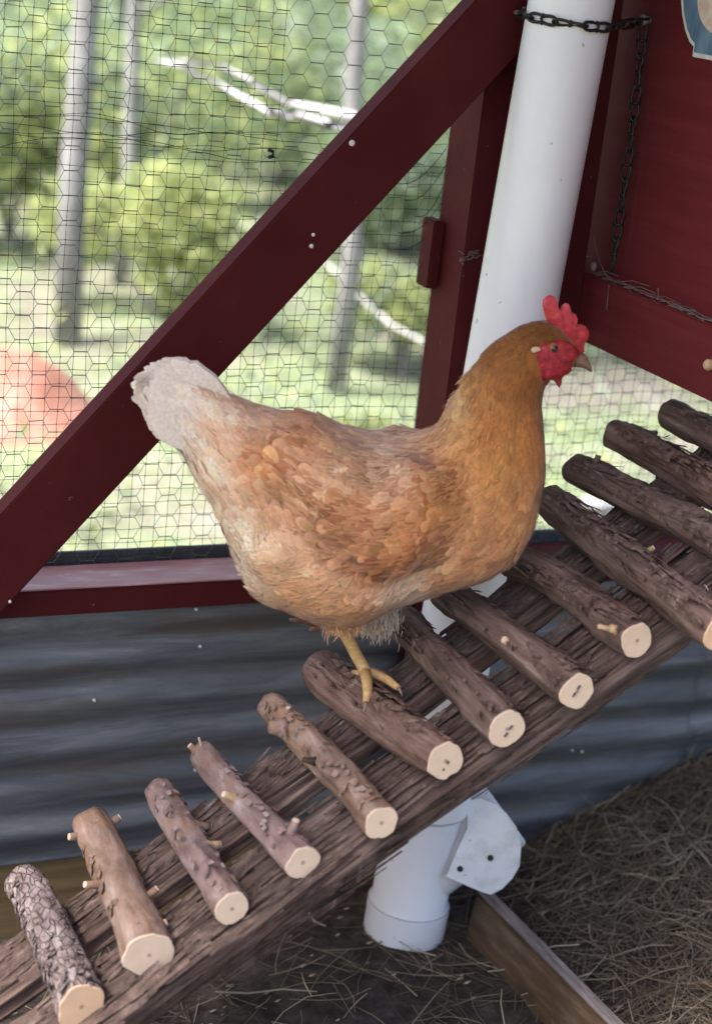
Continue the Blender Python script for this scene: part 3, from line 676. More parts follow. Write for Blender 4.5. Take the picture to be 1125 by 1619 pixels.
CA = [((240, 600), (.84, .73, .65)), ((255, 660), (.83, .72, .65)), ((285, 640), (.82, .69, .6)), ((315, 652), (.78, .62, .51)), ((345, 672), (.73, .53, .41)), ((350, 700), (.68, .45, .31)), ((420, 655), (.55, .37, .26)),
      ((420, 740), (.58, .28, .13)), ((500, 700), (.52, .27, .14)), ((560, 688), (.55, .36, .23)), ((625, 715), (.64, .45, .31)), ((560, 730), (.58, .37, .23)), ((450, 805), (.64, .37, .22)),
      ((560, 800), (.5, .24, .12)), ((650, 820), (.5, .23, .1)), ((600, 870), (.46, .21, .095)), ((700, 780), (.53, .26, .1)), ((780, 720), (.56, .27, .085)),
      ((820, 800), (.6, .3, .12)), ((760, 860), (.62, .32, .15)), ((738, 640), (.6, .38, .18)), ((805, 615), (.30, .112, .024)), ((770, 640), (.44, .2, .06)), ((785, 665), (.42, .175, .05)), ((790, 560), (.25, .088, .015)),
      ((840, 525), (.22, .08, .013)), ((875, 518), (.19, .068, .012)), ((385, 860), (.78, .6, .44)), ((395, 930), (.75, .6, .46)), ((470, 925), (.66, .38, .2)), ((430, 900), (.7, .45, .27)), ((370, 900), (.8, .64, .5)),
      ((560, 955), (.6, .34, .18)), ((640, 925), (.74, .56, .44)), ((720, 910), (.62, .33, .17)), ((330, 780), (.72, .54, .4)), ((300, 700), (.74, .58, .48)), ((845, 610), (.30, .115, .027)), ((850, 700), (.45, .19, .055))]
CP = np.array([hs(on_plane(*c[0], HP-hn*.07, hn)) for c in CA]); CC = np.array([np.array(c[1])*(1.0 if c[0][1] < 650 and c[0][0] > 700 else 1.2) for c in CA])*np.array([1.03, .97, .92])
TAILC = np.array((.87, .75, .66)); S0, S1 = hs(on_plane(345, 660, HP, hn))[0], hs(on_plane(268, 630, HP, hn))[0]
def tail_k(x): t = np.clip((x-S0)/(S1-S0), 0, 1); return t*t*(3-2*t)
def plume(p):
    d = ((CP-hs(p))**2).sum(1)+2e-5; w = 1/d**1.6; c = (CC*w[:, None]).sum(0)/w.sum(); k = tail_k(hs(p)[0]); return c*(1-k)+TAILC*k
verts = grid.reshape(-1, 3); faces = [(i*NV+j, i*NV+(j+1) % NV, (i+1)*NV+(j+1) % NV, (i+1)*NV+j) for i in range(NU-1) for j in range(NV)]
faces += [tuple(range(NV)), tuple(range((NU-1)*NV, NU*NV))[::-1]]
body = mesh_obj('body', verts, faces, M['down'], hen, True, np.array([plume(p)*.9 for p in verts]))
# feathers
def warm(c):
    c = np.clip(c, 0, .88); c[..., 1] = np.minimum(c[..., 1], c[..., 0]*.86); c[..., 2] = np.minimum(c[..., 2], c[..., 0]*.77); return c
FM = MB()
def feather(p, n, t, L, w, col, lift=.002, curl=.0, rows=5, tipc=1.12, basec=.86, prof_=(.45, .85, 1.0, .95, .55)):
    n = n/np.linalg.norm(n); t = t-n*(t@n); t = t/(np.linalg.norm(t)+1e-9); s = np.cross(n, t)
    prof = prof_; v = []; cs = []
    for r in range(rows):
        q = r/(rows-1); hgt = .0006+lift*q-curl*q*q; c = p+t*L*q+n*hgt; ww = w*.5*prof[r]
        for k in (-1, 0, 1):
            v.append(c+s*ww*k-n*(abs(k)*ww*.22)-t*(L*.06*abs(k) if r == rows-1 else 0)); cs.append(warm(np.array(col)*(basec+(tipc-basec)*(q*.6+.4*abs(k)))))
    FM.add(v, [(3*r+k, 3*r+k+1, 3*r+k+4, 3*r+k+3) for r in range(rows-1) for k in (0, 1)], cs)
du = np.gradient(grid, axis=0)
area = np.linalg.norm(np.cross(du, (np.roll(grid, -1, 1)-np.roll(grid, 1, 1))/2), axis=2)
uu = np.repeat(US[:, None], NV, 1); wgt = area*np.where(uu > 12.5, 2.6, 1.0)*np.where(uu > 18.3, 0, 1)
flat = (wgt/wgt.sum()).ravel(); idx = rng.choice(len(flat), 10500, p=flat); idx = idx[np.argsort(idx//NV)]
FACE = poly_hs([(832, 560), (842, 548), (862, 545), (888, 548), (905, 556), (908, 585), (880, 603), (862, 600), (845, 590), (835, 580)], .026)
for q in idx:
    i, j = divmod(int(q), NV); i2 = min(i+1, NU-1); fu, fv = rng.random(2); j2 = (j+1) % NV
    p = grid[i, j]*(1-fu)*(1-fv)+grid[i2, j]*fu*(1-fv)+grid[i, j2]*(1-fu)*fv+grid[i2, j2]*fu*fv
    n = nr_[i, j]; t = -du[i, j]; u = US[i]; lat = (p-HP)@hn
    if u > 15.5 and sdf(FACE, hs(p)) > -.002: continue
    mo = (mnoise.noise(Vector(p*42))*.40+mnoise.noise(Vector(p*95))*.36)*(1-.8*float(tail_k(hs(p)[0])))
    base = plume(p); col = base*rng.uniform(.88, 1.12)*(1+mo*np.array([.75, 1.0, 1.1])*(1 if u < 12.5 else .35))*(1+rng.normal(0, .03, 3))
    t = t/(np.linalg.norm(t)+1e-9)+rng.normal(0, .12, 3)
    if u > 16: L, w = rng.uniform(.007, .011), rng.uniform(.0035, .005)
    elif u > 12.5: L, w = rng.uniform(.016, .026), rng.uniform(.005, .008)
    elif u < 3.5: L, w = rng.uniform(.028, .045), rng.uniform(.011, .016)
    else: L, w = rng.uniform(.017, .027), rng.uniform(.012, .018)
    lift, curl = rng.uniform(.0012, .0030), .0028*(L/.027)**2
    if 9 < u < 13: L = min(L, .022); lift *= .5
    belly = hs(p)[1] < hs(FOOT)[1]+.22 and 3 < u < 9
    if belly: t = t+np.array([0, 0, -.8]); L, w = rng.uniform(.014, .024), rng.uniform(.009, .015); lift = rng.uniform(.0008, .0025)
    wingz = sdf(WING, hs(p)) if 4 < u < 15 and abs(lat) > .03 else -1
    if -.015 < wingz < -.002 and hs(p)[1] < WZ and hs(p)[0] < SH+.05: continue
    if wingz > .004 and rng.random() < .5: col = col*np.array([.74, .64, .56])
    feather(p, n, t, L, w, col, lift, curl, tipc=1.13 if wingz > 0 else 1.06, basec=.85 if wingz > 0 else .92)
# flight feathers along the lower edge of each folded wing
EDGE = [(738, 835), (722, 862), (700, 880), (670, 894), (640, 902), (608, 902), (576, 895), (548, 883), (520, 865), (496, 840), (474, 812), (448, 790), (420, 770)]
for sgn in (-1, 1):
    for row in range(3):
        for k in np.arange(0, len(EDGE)-1, .34):
            i0 = int(k); f_ = k-i0; e0, e1 = EDGE[i0], EDGE[min(i0+1, len(EDGE)-1)]
            off = (HP-hn*.095, hn); q0 = hs(on_plane(e0[0], e0[1]-6-row*15, *off)); q1 = hs(on_plane(e1[0], e1[1]-6-row*15, *off)); p2 = q0+(q1-q0)*f_
            d2 = ((grid-HP)@hd-p2[0])**2+(grid[:, :, 2]-p2[1])**2+np.where(((grid-HP)@hn)*sgn > 0, 0, 9)
            i, j = np.unravel_index(np.argmin(d2), d2.shape); p = grid[i, j]; n = nr_[i, j]; dq = (q1-q0)/np.linalg.norm(q1-q0)
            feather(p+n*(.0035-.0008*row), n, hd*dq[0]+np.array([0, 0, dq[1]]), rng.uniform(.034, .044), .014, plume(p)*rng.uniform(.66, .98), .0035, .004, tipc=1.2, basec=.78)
FM.build('plumage', M['feather'], hen, True)['kind'] = 'stuff'
# tail
FM = MB()
root_p = on_plane(372, 690, HP, hn)
tips = [(238, 676), (229, 666), (224, 654), (221, 642), (220, 630), (220, 618), (221, 606), (224, 595), (229, 585), (236, 577), (246, 570), (257, 566), (270, 567), (286, 574), (304, 586)]
for layer in range(7):
    for k, tp in enumerate(tips):
        off = (layer-3)*.0055; T = on_plane(tp[0]+rng.uniform(-1, 3)+abs(layer-3)*4, tp[1]+rng.uniform(-3, 3), HP, hn)+hn*off*1.3; Bp = root_p+hn*off*1.0+np.array([0, 0, (7-k)*-.004])
        t = T-Bp; L = np.linalg.norm(t); n = (-hn if layer < 4 else hn)+np.array([0, 0, .12])
        col = TAILC*rng.uniform(.93, 1.02)
        v0 = len(FM.v); feather(Bp, n, t, L, .022, col, .004, .003, tipc=1.05, basec=.92, prof_=(.4, .7, .95, 1.0, .7))
        for q in range(v0, v0+15):
            kk = min(1, (q-v0)//3/3.2); FM.c[q] = np.array((.74, .55, .42))*(1-kk)+np.asarray(FM.c[q])*kk
FM.build('tail_feathers', M['feather'], hen, True)['kind'] = 'stuff'
# fine loose barbs that soften every outline
def barbs(name, P, N, T, L, Wd, Cc, droop=0.0):
    n = len(P); N = N/np.linalg.norm(N, axis=1, keepdims=True); T = T-N*(T*N).sum(1, keepdims=True); T /= np.linalg.norm(T, axis=1, keepdims=True)+1e-9; S = np.cross(N, T)
    V = np.zeros((n, 6, 3)); cs = np.zeros((n, 6, 3))
    for r, (q, w) in enumerate(((0, .8), (.55, 1.0), (1, .18))):
        c = P+T*(L*q)[:, None]+N*(.0012+(.10*L*q-.10*L*q*q))[:, None]+np.array([0, 0, -droop])*(L*q*q)[:, None]
        V[:, 2*r] = c-S*(Wd*w)[:, None]; V[:, 2*r+1] = c+S*(Wd*w)[:, None]; cs[:, 2*r] = cs[:, 2*r+1] = Cc*(.92+.16*q)
    base = (np.arange(n)*6)[:, None, None]; Fq = (base+np.array([[0, 1, 3, 2], [2, 3, 5, 4]])[None]).reshape(-1, 4)
    o = mesh_obj(name, V.reshape(-1, 3), Fq.tolist(), M['feather'], hen, True, warm(cs.reshape(-1, 3))); o['kind'] = 'stuff'
def lp0(px, py): return on_plane(px, py, HP-hn*.03, hn)
def plume_v(P):
    q = np.stack([(P-HP)@hd, P[:, 2]-HP[2]], 1); d = ((q[:, None]-CP[None])**2).sum(2)+2e-5; w = 1/d**1.6; k = tail_k(q[:, :1]); return (w@CC)/w.sum(1, keepdims=True)*(1-k)+TAILC[None]*k
nb = 21000; w2 = (wgt*np.where(uu < 12.5, .22, 1.2)*np.where((uu > 3) & (uu < 9) & (grid[:, :, 2] < FOOT[2]+.2), 5, 1)).ravel(); q = rng.choice(len(w2), nb, p=w2/w2.sum()); I, J = q//NV, q % NV
fu, fv = rng.random((2, nb, 1)); I2, J2 = np.minimum(I+1, NU-1), (J+1) % NV
P = grid[I, J]*(1-fu)*(1-fv)+grid[I2, J]*fu*(1-fv)+grid[I, J2]*(1-fu)*fv+grid[I2, J2]*fu*fv
U = US[I]; N_ = nr_[I, J]; T_ = -du[I, J]; T_ = T_/(np.linalg.norm(T_, axis=1, keepdims=True)+1e-9)+rng.normal(0, .22, (nb, 3))
low = (P[:, 2] < FOOT[2]+.20) & (U > 3) & (U < 9); T_[low] += [0, 0, -.7]
L_ = np.where(U > 16, rng.uniform(.004, .008, nb), np.where(U > 12.5, rng.uniform(.009, .016, nb), rng.uniform(.010, .020, nb)))
mot = np.array([mnoise.noise(Vector(p*42))*.26+mnoise.noise(Vector(p*110))*.26 for p in P])
ok = np.ones(nb, bool)
for k in np.where(U > 15.5)[0]: ok[k] = sdf(FACE, hs(P[k])) < -.003
C_ = plume_v(P)*(1+mot+rng.normal(0, .06, nb))[:, None]
hgt = np.where(U > 12.5, .0008, .0012)
barbs('barbs', (P+N_*(hgt*rng.uniform(.3, 1.5, nb))[:, None])[ok], N_[ok], T_[ok], L_[ok], np.where(U > 12.5, .0007, .0008)[ok], C_[ok])
# tuft of the drawn-up far thigh
tc = on_plane(596, 972, HP+hn*.03, hn); nf = 5200; P = tc+rng.normal(0, 1, (nf, 3))*[.011, .011, .010]
barbs('thigh_tuft', P, -hn[None]+rng.normal(0, .6, (nf, 3)), np.array([.02, 0, -1.])[None]+rng.normal(0, .2, (nf, 3)), rng.uniform(.005, .015, nf), rng.uniform(.0003, .0006, nf), np.array((.78, .64, .52))[None]*rng.uniform(.8, 1.15, (nf, 1)))
tc = lp0(538, 972); nf = 2600; P = tc+rng.normal(0, 1, (nf, 3))*[.010, .010, .008]
barbs('leg_down', P, -hn[None]+rng.normal(0, .6, (nf, 3)), np.array([.25, 0, -1.])[None]+rng.normal(0, .2, (nf, 3)), rng.uniform(.006, .015, nf), rng.uniform(.0004, .0008, nf), plume_v(P)*rng.uniform(.85, 1.1, (nf, 1)))
# head furniture
def z7(x, y): return (800+x/7.03, 450+y/7.03)
def puffed(name, pts, off, th, m, cuts=2, bulge=.0, parent=hen, flat_back=False):
    """outline on the hen's side plane at lateral offset off (towards the camera), thickness th, rounded"""
    P = [on_plane(a, b, HP-hn*off, hn) for a, b in pts]; c = np.mean(P, 0); bm = bmesh.new()
    loops = []
    for k, (s_, h) in enumerate(((.80, 1.0), (.93, .8), (1.0, .25), (1.0, -.25), (.93, -.8), (.80, -1.0))):
        loops.append([bm.verts.new(Vector(c+(p-c)*(s_*.35+.65 if bulge == 0 else s_)-hn*(h*th/2))) for p in P])
    n = len(P)
    for A_, B_ in zip(loops, loops[1:]):
        for i in range(n): bm.faces.new((A_[i], A_[(i+1) % n], B_[(i+1) % n], B_[i]))
    f1 = bm.faces.new(loops[0][::-1]); f2 = bm.faces.new(loops[-1])
    if bulge:
        for f, s_ in ((f1, -1), (f2, 1)):
            r = bmesh.ops.poke(bm, faces=[f]); r['verts'][0].co += Vector(hn*s_*bulge)
    bmesh.ops.recalc_face_normals(bm, faces=bm.faces); d = bm_data(bm)
    o = mesh_obj(name, *d, m, parent, True)
    if bulge == 0: smooth_by_angle(o, 50)
    return o
comb = [(590, 545), (520, 480), (455, 410), (425, 340), (402, 250), (405, 175), (440, 130), (485, 115), (530, 135), (553, 190), (572, 262), (598, 295), (622, 235), (655, 205), (690, 212), (708, 262), (716, 335), (738, 312), (768, 325), (788, 375), (782, 430), (768, 470), (800, 462), (840, 448), (885, 462), (912, 510), (917, 560), (900, 610), (872, 645), (858, 690), (862, 745), (830, 775), (775, 765), (720, 680), (650, 600)]
cm = puffed('comb', [z7(*p) for p in comb], 0, .009, M['comb'])
face = [(330, 690), (400, 650), (470, 640), (560, 615), (640, 620), (720, 650), (800, 730), (790, 800), (730, 850), (725, 905), (690, 960), (620, 1010), (540, 1040), (470, 1060), (410, 1070), (360, 1030), (310, 960), (265, 880), (260, 810), (290, 760)]
for sgn in (1, -1):
    puffed('face_skin', [z7(*p) for p in face], sgn*.0235, .0125, M['face'], bulge=.003)
    puffed('wattle', [z7(*p) for p in [(430, 940), (520, 900), (640, 880), (715, 900), (728, 945), (690, 985), (640, 1005), (612, 1040), (605, 1100), (582, 1145), (556, 1105), (520, 1060), (470, 1050)]], sgn*.009, .008, M['face'], bulge=.002)
    puffed('earlobe', [z7(*p) for p in [(268, 730), (290, 700), (330, 690), (375, 705), (378, 730), (340, 750), (290, 756)]], sgn*.0305, .004, M['lobe'], bulge=.001)
    ec = on_plane(*z7(522, 702), HP-hn*sgn*.0275, hn)
    for nm, r, m_, of in (('eye_rim', .0066, 'iris', 0), ('eye', .0055, 'eye', .0015)):
        bm = bmesh.new(); bmesh.ops.create_uvsphere(bm, u_segments=20, v_segments=12, radius=r)
        for v in bm.verts: v.co = Vector(ec-hn*sgn*of)+v.co
        mesh_obj(nm, *bm_data(bm), M[m_], hen, True)
bk = [(z7(760, 790), z7(735, 912), .011), (z7(820, 760), z7(790, 915), .0095), (z7(872, 770), z7(850, 925), .0075), (z7(912, 835), z7(890, 945), .005), (z7(938, 900), z7(922, 965), .003), (z7(952, 950), z7(940, 975), .001)]
v = []
for t_, b_, w in bk:
    T, B = on_plane(*t_, HP, hn), on_plane(*b_, HP, hn); c, A = (T+B)/2, (T-B)/2
    v += [c+A*math.cos(k*math.pi/6)+hn*w*math.sin(k*math.pi/6) for k in range(12)]
f = [(i*12+k, i*12+(k+1) % 12, (i+1)*12+(k+1) % 12, (i+1)*12+k) for i in range(5) for k in range(12)]+[tuple(range(12)), tuple(range(60, 72))[::-1]]
mesh_obj('beak', v, f, M['beak'], hen, True)
# legs: near foot gripping the rung, far leg drawn up into the fluff
def leg(pts, toes, name='leg'):
    mb = MB(); mb.tube([p for p, r in pts], [r for p, r in pts], 12); lo = mb.build(name, M['shank'], hen, True)
    for tp in toes:
        mb = MB(); mb.tube([p for p, r in tp], [r for p, r in tp], 10); to = mb.build('toe', M['shank'], lo, True)
        mb = MB(); e, r = tp[-1]; d = e-tp[-2][0]; d /= np.linalg.norm(d); mb.tube([e-d*.001, e+d*.006+[0, 0, -.001], e+d*.012+[0, 0, -.006]], [r*.7, r*.5, .0004], 8); mb.build('claw', M['claw'], lo, True)
LP = HP-hn*.030
def lp(px, py, o=0.): return on_plane(px, py, LP-hn*o, hn)
ra, rb, rr0, rr1 = rung_axes[5]
def on_rung(px, py, lift=.004):
    d = ray(px, py); ax = (rb-ra)/np.linalg.norm(rb-ra); w = CAM-ra; dp = d-ax*(d@ax); wp = w-ax*(w@ax); r = (rr0+rr1)/2+lift
    A, B_, C_ = dp@dp, 2*dp@wp, wp@wp-r*r; q = B_*B_-4*A*C_
    t = (-B_-math.sqrt(q))/(2*A) if q > 0 else -B_/(2*A); return CAM+d*t
ank = on_rung(577, 1062, .010)
leg([(lp(528, 965), .016), (lp(540, 992), .0092), (lp(551, 1012), .0082), (lp(563, 1036), .0078), (lp(573, 1053), .0080), (ank, .0088)],
    [[(ank, .0078), (on_rung(580, 1080, .006), .0070), (on_rung(581, 1096, .005), .0060), (on_rung(578, 1110, .003), .0042)],
     [(ank, .0078), (on_rung(597, 1068, .006), .0068), (on_rung(614, 1076, .005), .0058), (on_rung(629, 1088, .003), .0040)],
     [(ank, .0060), (lp(592, 1062, -.022), .0050), (lp(606, 1066, -.040), .0044), (lp(618, 1074, -.048), .0034)],
     [(ank, .0052), (lp(566, 1064, -.004), .0042), (lp(557, 1063, -.010), .003)]])
lq = lambda px, py: on_plane(px, py, HP+hn*.035, hn)
leg([(lq(575, 955), .016), (lq(584, 985), .008), (lq(592, 1000), .006), (lq(604, 1004), .0055)],
    [[(lq(604, 1003), .005), (lq(609, 992), .0045), (lq(604, 982), .0034)], [(lq(604, 1003), .005), (lq(600, 990), .0045), (lq(594, 981), .0034)]])
# ------------------------------------------------------------------ board on the floor and straw
bd = empty('floor_board', (.10, -.3, 0)); tag(bd, 'damp brown board lying on edge in the straw beside the pipe feeder', 'board')
t0, t1 = on_z(752, 1410, .085), on_z(957, 1619, .085); dd = (t1-t0)/np.linalg.norm(t1-t0); t1 = t1+dd*.5
sidev = np.array([-dd[1], dd[0], 0])
if sidev[0] < 0: sidev = -sidev
lean = .012
bq = [t0, t0-np.array([lean, 0, .092]), t0-np.array([lean, 0, .092])+sidev*.026, t0+sidev*.026]
bz = prism([tuple(p) for p in bq], tuple(t1-t0), .004); mesh_obj('plank', *bz, M['floor_board'], bd)
eg = prism([tuple(t0+[.002, 0, .0005]+dd*.004), tuple(t0+sidev*.023+[0, 0, .0005]+dd*.004), tuple(t0+sidev*.023+[0, 0, .0022]+dd*.004), tuple(t0+[.002, 0, .0022]+dd*.004)], tuple(t1-t0-dd*.008), 0)
mesh_obj('pale_edge', *eg, M['board_edge'], bd)  # thin paler grey strip along the board's top edge
SM = MB()
def straw(x, y, l, r, c, lift=.0):
    an = rng.uniform(0, 2*math.pi); d = np.array([math.cos(an), math.sin(an)]); bend = rng.normal(0, .25)
    pts = []
    for q in range(4):
        t = q/3-.5; xx = x+d[0]*l*t-d[1]*bend*l*t*t; yy = min(.098, y+d[1]*l*t+d[0]*bend*l*t*t)
        pts.append(np.array([xx, yy, floor_h(xx, yy)+.002+lift*(1+rng.normal(0, .5)*t*2)]))
    SM.tube(pts, [r, r, r*.9, r*.6], 3, False, c)
def straw_col():
    k = rng.random(); b = np.array((.22, .165, .11)) if k < .45 else (np.array((.12, .085, .058)) if k < .9 else np.array((.36, .29, .2))); return b*rng.uniform(.7, 1.15)
n_ = 0
while n_ < 14000:
    x, y = rng.uniform(-.9, 1.3), rng.uniform(-1.0, .10); dens = max(0, min(1, (x-.1)/.22))*.95+.06+.10*math.exp(-((x-.05)/.15)**2-((y+.1)/.2)**2)
    if rng.random() > dens: continue
    n_ += 1; straw(x, y, rng.uniform(.03, .15), rng.uniform(.0004, .0010), straw_col(), abs(rng.normal(0, .010))*(1 if x > .12 else .4))
for k in range(45):                            # broad pale stems that stand out
    x, y = rng.uniform(-.45, .8), rng.uniform(-.5, .08); straw(x, y, rng.uniform(.05, .15), rng.uniform(.0010, .0017), np.array((.36, .30, .22))*rng.uniform(.8, 1.1), .012)
for k in range(160):                           # chips
    x, y = rng.uniform(-.5, .9), rng.uniform(-.5, .08); z = floor_h(x, y)+.004; s = rng.uniform(.002, .006); c = np.array((.36, .28, .19))*rng.uniform(.5, 1.1)
    SM.add([(x-s, y, z), (x, y-s*.6, z+.001), (x+s*1.4, y+.001, z+.002), (x, y+s*.6, z), (x, y, z+.003)], [(0, 1, 4), (1, 2, 4), (2, 3, 4), (3, 0, 4)], c)
for k in range(60):                            # stalks standing against the tin
    x = rng.uniform(.3, 1.0); y = .09; z = floor_h(x, y); a = np.array([x, y, z]); b = a+[rng.normal(0, .03), rng.uniform(-.03, 0), rng.uniform(.02, .06)]; SM.tube([a, (a+b)/2+rng.normal(0, .004, 3), b], [.001, .0008, .0005], 3, False, straw_col())
tag(SM.build('straw', M['straw']), 'dry tangled straw heaped over the run floor', 'straw', kind='stuff')
# ------------------------------------------------------------------ unseen roof, added and sized to shade the run
roof = empty('shade_roof', (0, -.4, 2.05)); tag(roof, 'unseen roof of boards added over the run to shade it', 'roof')
M['roof'] = noisy('plain_roof_boards', [(.3, (.16, .12, .09)), (.7, (.26, .21, .17))], 8, (4, .4, 1), .8, .2, .3, .002)
for k in range(10): plank('shade_roof_board', box_data(-1.9+k*.38, -1.9+k*.38+.372, -.82, .42, 2.045, 2.07, .002), M['roof'], roof)
# ------------------------------------------------------------------ outside: trees, saplings, mound, fallen branches
M['trunk'] = bark('grey_tree_bark', [(.3, (.19, .195, .195)), (.5, (.26, .265, .265)), (.75, (.36, .36, .36))], 14, .25, .01)
M['bleached'] = noisy('bleached_branch', [(.3, (.38, .36, .36)), (.7, (.55, .54, .55))], 12, rough=.8, bs=.2)
M['red_dirt'] = noisy('orange_red_dirt', [(.3, (.22, .10, .075)), (.5, (.32, .155, .115)), (.7, (.40, .25, .205))], 9, rough=.95, spec=.1, bs=.7, bd=.02)
GREENS = [np.array(c) for c in ((.22, .29, .19), (.28, .36, .22), (.38, .44, .21), (.47, .5, .22), (.27, .33, .26), (.35, .41, .31))]  # greens paled and desaturated to stand in for background glare
def leaf_cloud(mb, c, rad, n, size, cols):
    for k in range(n):
        d = rng.normal(0, 1, 3); d /= np.linalg.norm(d); p = c+d*np.array(rad)*rng.uniform(.35, 1.0)**.6
        if p[2] < .05: p[2] = abs(p[2])+.05
        a = rng.normal(0, 1, 3); a[2] *= .6; a /= np.linalg.norm(a); b = np.cross(a, rng.normal(0, 1, 3)); b /= np.linalg.norm(b)
        s = size*rng.uniform(.6, 1.3); col = cols[rng.integers(len(cols))]*rng.uniform(.75, 1.2)
        mb.add([p-a*s, p+b*s*.45, p+a*s, p-b*s*.45, ], [(0, 1, 2), (0, 2, 3)], col)
def tree(px, py, w, h, label, crown, seed, group, lean=(0, 0), name='woodland_tree', tm='trunk'):
    b = on_z(px, py, 0); root = empty(name, (b[0], b[1], 0)); tag(root, label, 'tree' if 'tree' in name else 'shrub', group)
    mb = MB(); pts = [b+np.array([lean[0]*t*h+.05*math.sin(seed+t*6)+.02*math.sin(seed*3+t*17), lean[1]*t*h, t*h-.05]) for t in np.linspace(0, 1, 9)]
    mb.tube(pts, [w*(1.15-.75*t) for t in np.linspace(0, 1, 9)], 12)
    for k in range(5):
        t = rng.uniform(.25, .9); p = pts[int(t*8)]; d = np.array([rng.normal(0, .6), rng.normal(0, .6), .7]); mb.tube([p, p+d*h*.12, p+d*h*.24+[0, 0, -.05]], [w*.4, w*.25, w*.08], 6)
    mb.build('trunk', M[tm], root, True)
    cm_ = MB()
    for (dx, dy, dz, rx, rz, n, size, cols) in crown: leaf_cloud(cm_, b+np.array([dx, dy, dz]), (rx, rx, rz), n, size, [GREENS[q] for q in cols])
    cm_.build('crown', M['leaf'], root)
TG = 'trees and saplings in the wood behind the netting'
hi = lambda h, r, n, cols: [(0, 0, h, r, r*.8, n, .07, cols), (.5, .3, h*.8, r*.7, r*.5, n//2, .07, cols)]
tree(86, 560, .042, 5.2, 'slim grey trunked tree beside the orange dirt mound', hi(4.4, 1.3, 1300, (0, 1, 2)), 1, TG)
tree(512, 622, .030, 4.2, 'thin grey trunked tree seen between brace and post', hi(3.7, 1.0, 900, (1, 2, 3)), 2, TG, (.02, 0))
tree(548, 230, .055, 6.0, 'grey trunked tree far behind the top of the brace', hi(5, 1.6, 1300, (0, 1, 4)), 3, TG)
tree(205, 470, .026, 4.4, 'thin grey sapling in the yellow green undergrowth', hi(3.9, .9, 800, (1, 2, 3)), 4, TG, (-.01, 0))
shr = [ # base px, distance comes from the ground they stand on; width, height, leaves, greens
    (190, 420, .75, 1.0, 1500, (2, 3, 1)), (330, 330, .9, 1.15, 1600, (1, 2, 5)), (20, 400, .8, 1.1, 1500, (1, 2, 4)), (430, 300, .9, 1.0, 1500, (0, 1, 4)), (260, 520, .45, .55, 1000, (2, 3)),
    (620, 420, .6, .7, 1100, (1, 5, 2)), (120, 250, 1.2, 1.6, 1800, (0, 1, 5)), (300, 210, 1.4, 1.8, 1800, (1, 2, 0)), (520, 200, 1.4, 1.6, 1700, (1, 3, 5)), (640, 250, 1.1, 1.4, 1500, (2, 3, 5)),
    (0, 180, 1.8, 2.2, 1800, (0, 4, 1)), (220, 110, 2.2, 2.4, 1900, (1, 4, 5)), (430, 110, 2.2, 2.3, 1900, (1, 2, 5)), (620, 120, 2.0, 2.2, 1800, (3, 2, 5)), (640, 590, .3, .35, 600, (2, 3, 5)), (960, 560, .35, .35, 700, (2, 3, 5)), (560, 760, .16, .18, 300, (2, 3, 5))]
SL = ['low yellow green shrub rooted before the thin sapling', 'broad mid green shrub under the fallen bleached branch', 'green shrub behind the slim grey trunk', 'dark green shrub behind the diagonal brace', 'small bright yellow green shrub near the thin sapling',
      'pale green bush left of the red post', 'tall dark green bush deep in the wood', 'large green bush behind the bleached forked branch', 'large pale green bush beneath the far grey trunk', 'yellow green bush behind the brace top', 'big dark green thicket bush at the edge of the wood',
      'big soft green thicket bush far behind the netting', 'big mid green thicket bush behind the forked branch', 'big yellow green thicket bush behind the brace top', 'tuft of green leaves left of the red post foot', 'pale green tuft under the coop wall', 'small green tuft on pale ground under the hen']
for (px, py, wd_, ht, n, cols), lb in zip(shr, SL):
    b = on_z(px, py, 0); root = empty('shrub', (b[0], b[1], 0)); tag(root, lb, 'shrub', 'shrubs behind the netting'); mb = MB()
    far = np.hypot(b[0]-CAM[0], b[1]-CAM[1]); size = .028*(far/7)**.6 if ht > .5 else .022
    for k in range(7):
        c = b+np.array([rng.normal(0, wd_*.35), rng.normal(0, wd_*.35), ht*rng.uniform(.3, .8)]); cc = [GREENS[cols[k % len(cols)]], GREENS[cols[(k+1) % len(cols)]]]
        leaf_cloud(mb, c, (wd_*.42, wd_*.42, ht*.33), n//7*2, size*1.3, cc)
    mb.build('leaves', M['leaf'], root); mb = MB()
    for k in range(5): e = b+np.array([rng.normal(0, wd_*.4), rng.normal(0, wd_*.4), ht*.8]); mb.tube([b+[0, 0, -.03], (b+e)/2+[0, 0, .05], e], [.012, .008, .003], 6)
    mb.build('stems', M['trunk'], root)
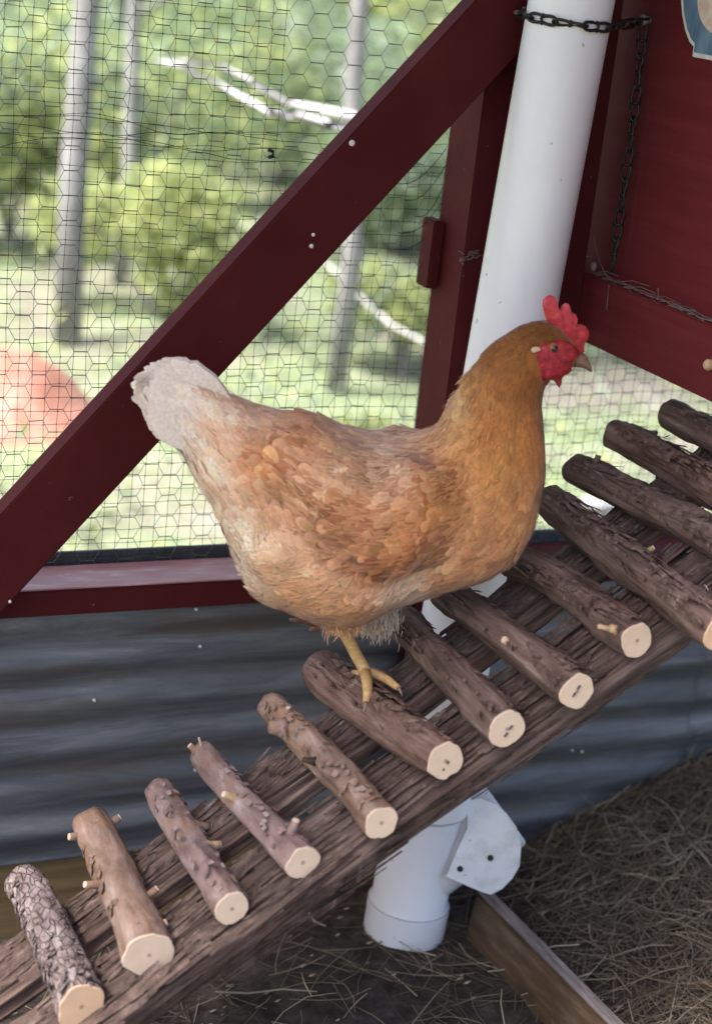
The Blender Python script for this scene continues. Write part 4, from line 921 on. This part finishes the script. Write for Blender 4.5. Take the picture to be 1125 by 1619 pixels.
def mound():
    c = on_z(22, 668, 0); nx = 40; v = []; 
    for j in range(nx):
        for i in range(nx):
            x, y = (i/(nx-1)-.5)*1.5, (j/(nx-1)-.5)*1.3; r2 = (x/.24)**2+(y/.26)**2
            v.append((c[0]+x, c[1]+y, -.05+.27*math.exp(-r2)*(1+.12*fbm((x*5, y*5, 2), 1, 3))+.015*fbm((x*9, y*9, 5), 1, 3)*math.exp(-r2*.5)))
    f = [(j*nx+i, j*nx+i+1, (j+1)*nx+i+1, (j+1)*nx+i) for j in range(nx-1) for i in range(nx-1)]
    o = mesh_obj('dirt_mound', v, f, M['red_dirt'], None, True); tag(o, kind='structure')
mound()
def fallen(name, lines, z, label, cat='branch'):
    mb = MB()
    for px, r in lines: mb.tube([on_z(a, b, z+.05*math.sin(a*.05)) for a, b in px], r, 8)
    tag(mb.build(name, M['bleached'], None, True), label, cat)
fallen('fallen_branch', [([(245, 95), (300, 97), (350, 105), (400, 130), (450, 162), (500, 172), (560, 185), (620, 205)], [.003, .006, .006, .007, .008, .010, .012, .010]),
                         ([(245, 95), (290, 106), (340, 130), (390, 158), (430, 178), (466, 182), (520, 196), (575, 205)], [.003, .006, .006, .007, .008, .008, .010, .008])], 1.05, 'forked bleached white branch fallen across the green bushes')
fallen('fallen_branch', [([(318, 370), (345, 385), (372, 400), (430, 412), (510, 410), (540, 440), (580, 480), (620, 515), (690, 550)], [.006, .009, .007, .006, .006, .006, .007, .006, .004])], .3, 'thin bleached white branch lying low behind the diagonal brace')
fallen('plastic_scrap', [([(930, 795), (945, 806), (962, 822)], [.018, .034, .026])], .22, 'pale scrap of white plastic behind the ramp below the coop wall', 'plastic scrap')



# low leafy ground cover outside the netting
gc = MB()
for k in range(11000):
    y = .5+9.5*rng.random()**1.5; x = rng.uniform(-1.5, 1.2+.75*y)
    if mnoise.noise(Vector((x*1.1, y*1.1, 4))) < -.12: continue
    if math.hypot(x-on_z(22, 668, 0)[0], y-on_z(22, 668, 0)[1]) < .42: continue
    p = np.array([x, y, .03+.16*rng.random()**2*(1+.8*mnoise.noise(Vector((x*2, y*2, 1))))]); sz = rng.uniform(.014, .030)
    a = rng.normal(0, 1, 3); a[2] *= .3; a /= np.linalg.norm(a); b = np.cross(a, np.array([rng.normal(0, .4), rng.normal(0, .4), 1])); b /= np.linalg.norm(b)
    gc.add([p-a*sz, p+b*sz*.5, p+a*sz, p-b*sz*.5], [(0, 1, 2), (0, 2, 3)], GREENS[rng.integers(1, 6)]*rng.uniform(.6, 1.05))
tag(gc.build('ground_cover', M['leaf']), 'low pale green leafy ground cover behind the netting', 'ground cover', kind='stuff')
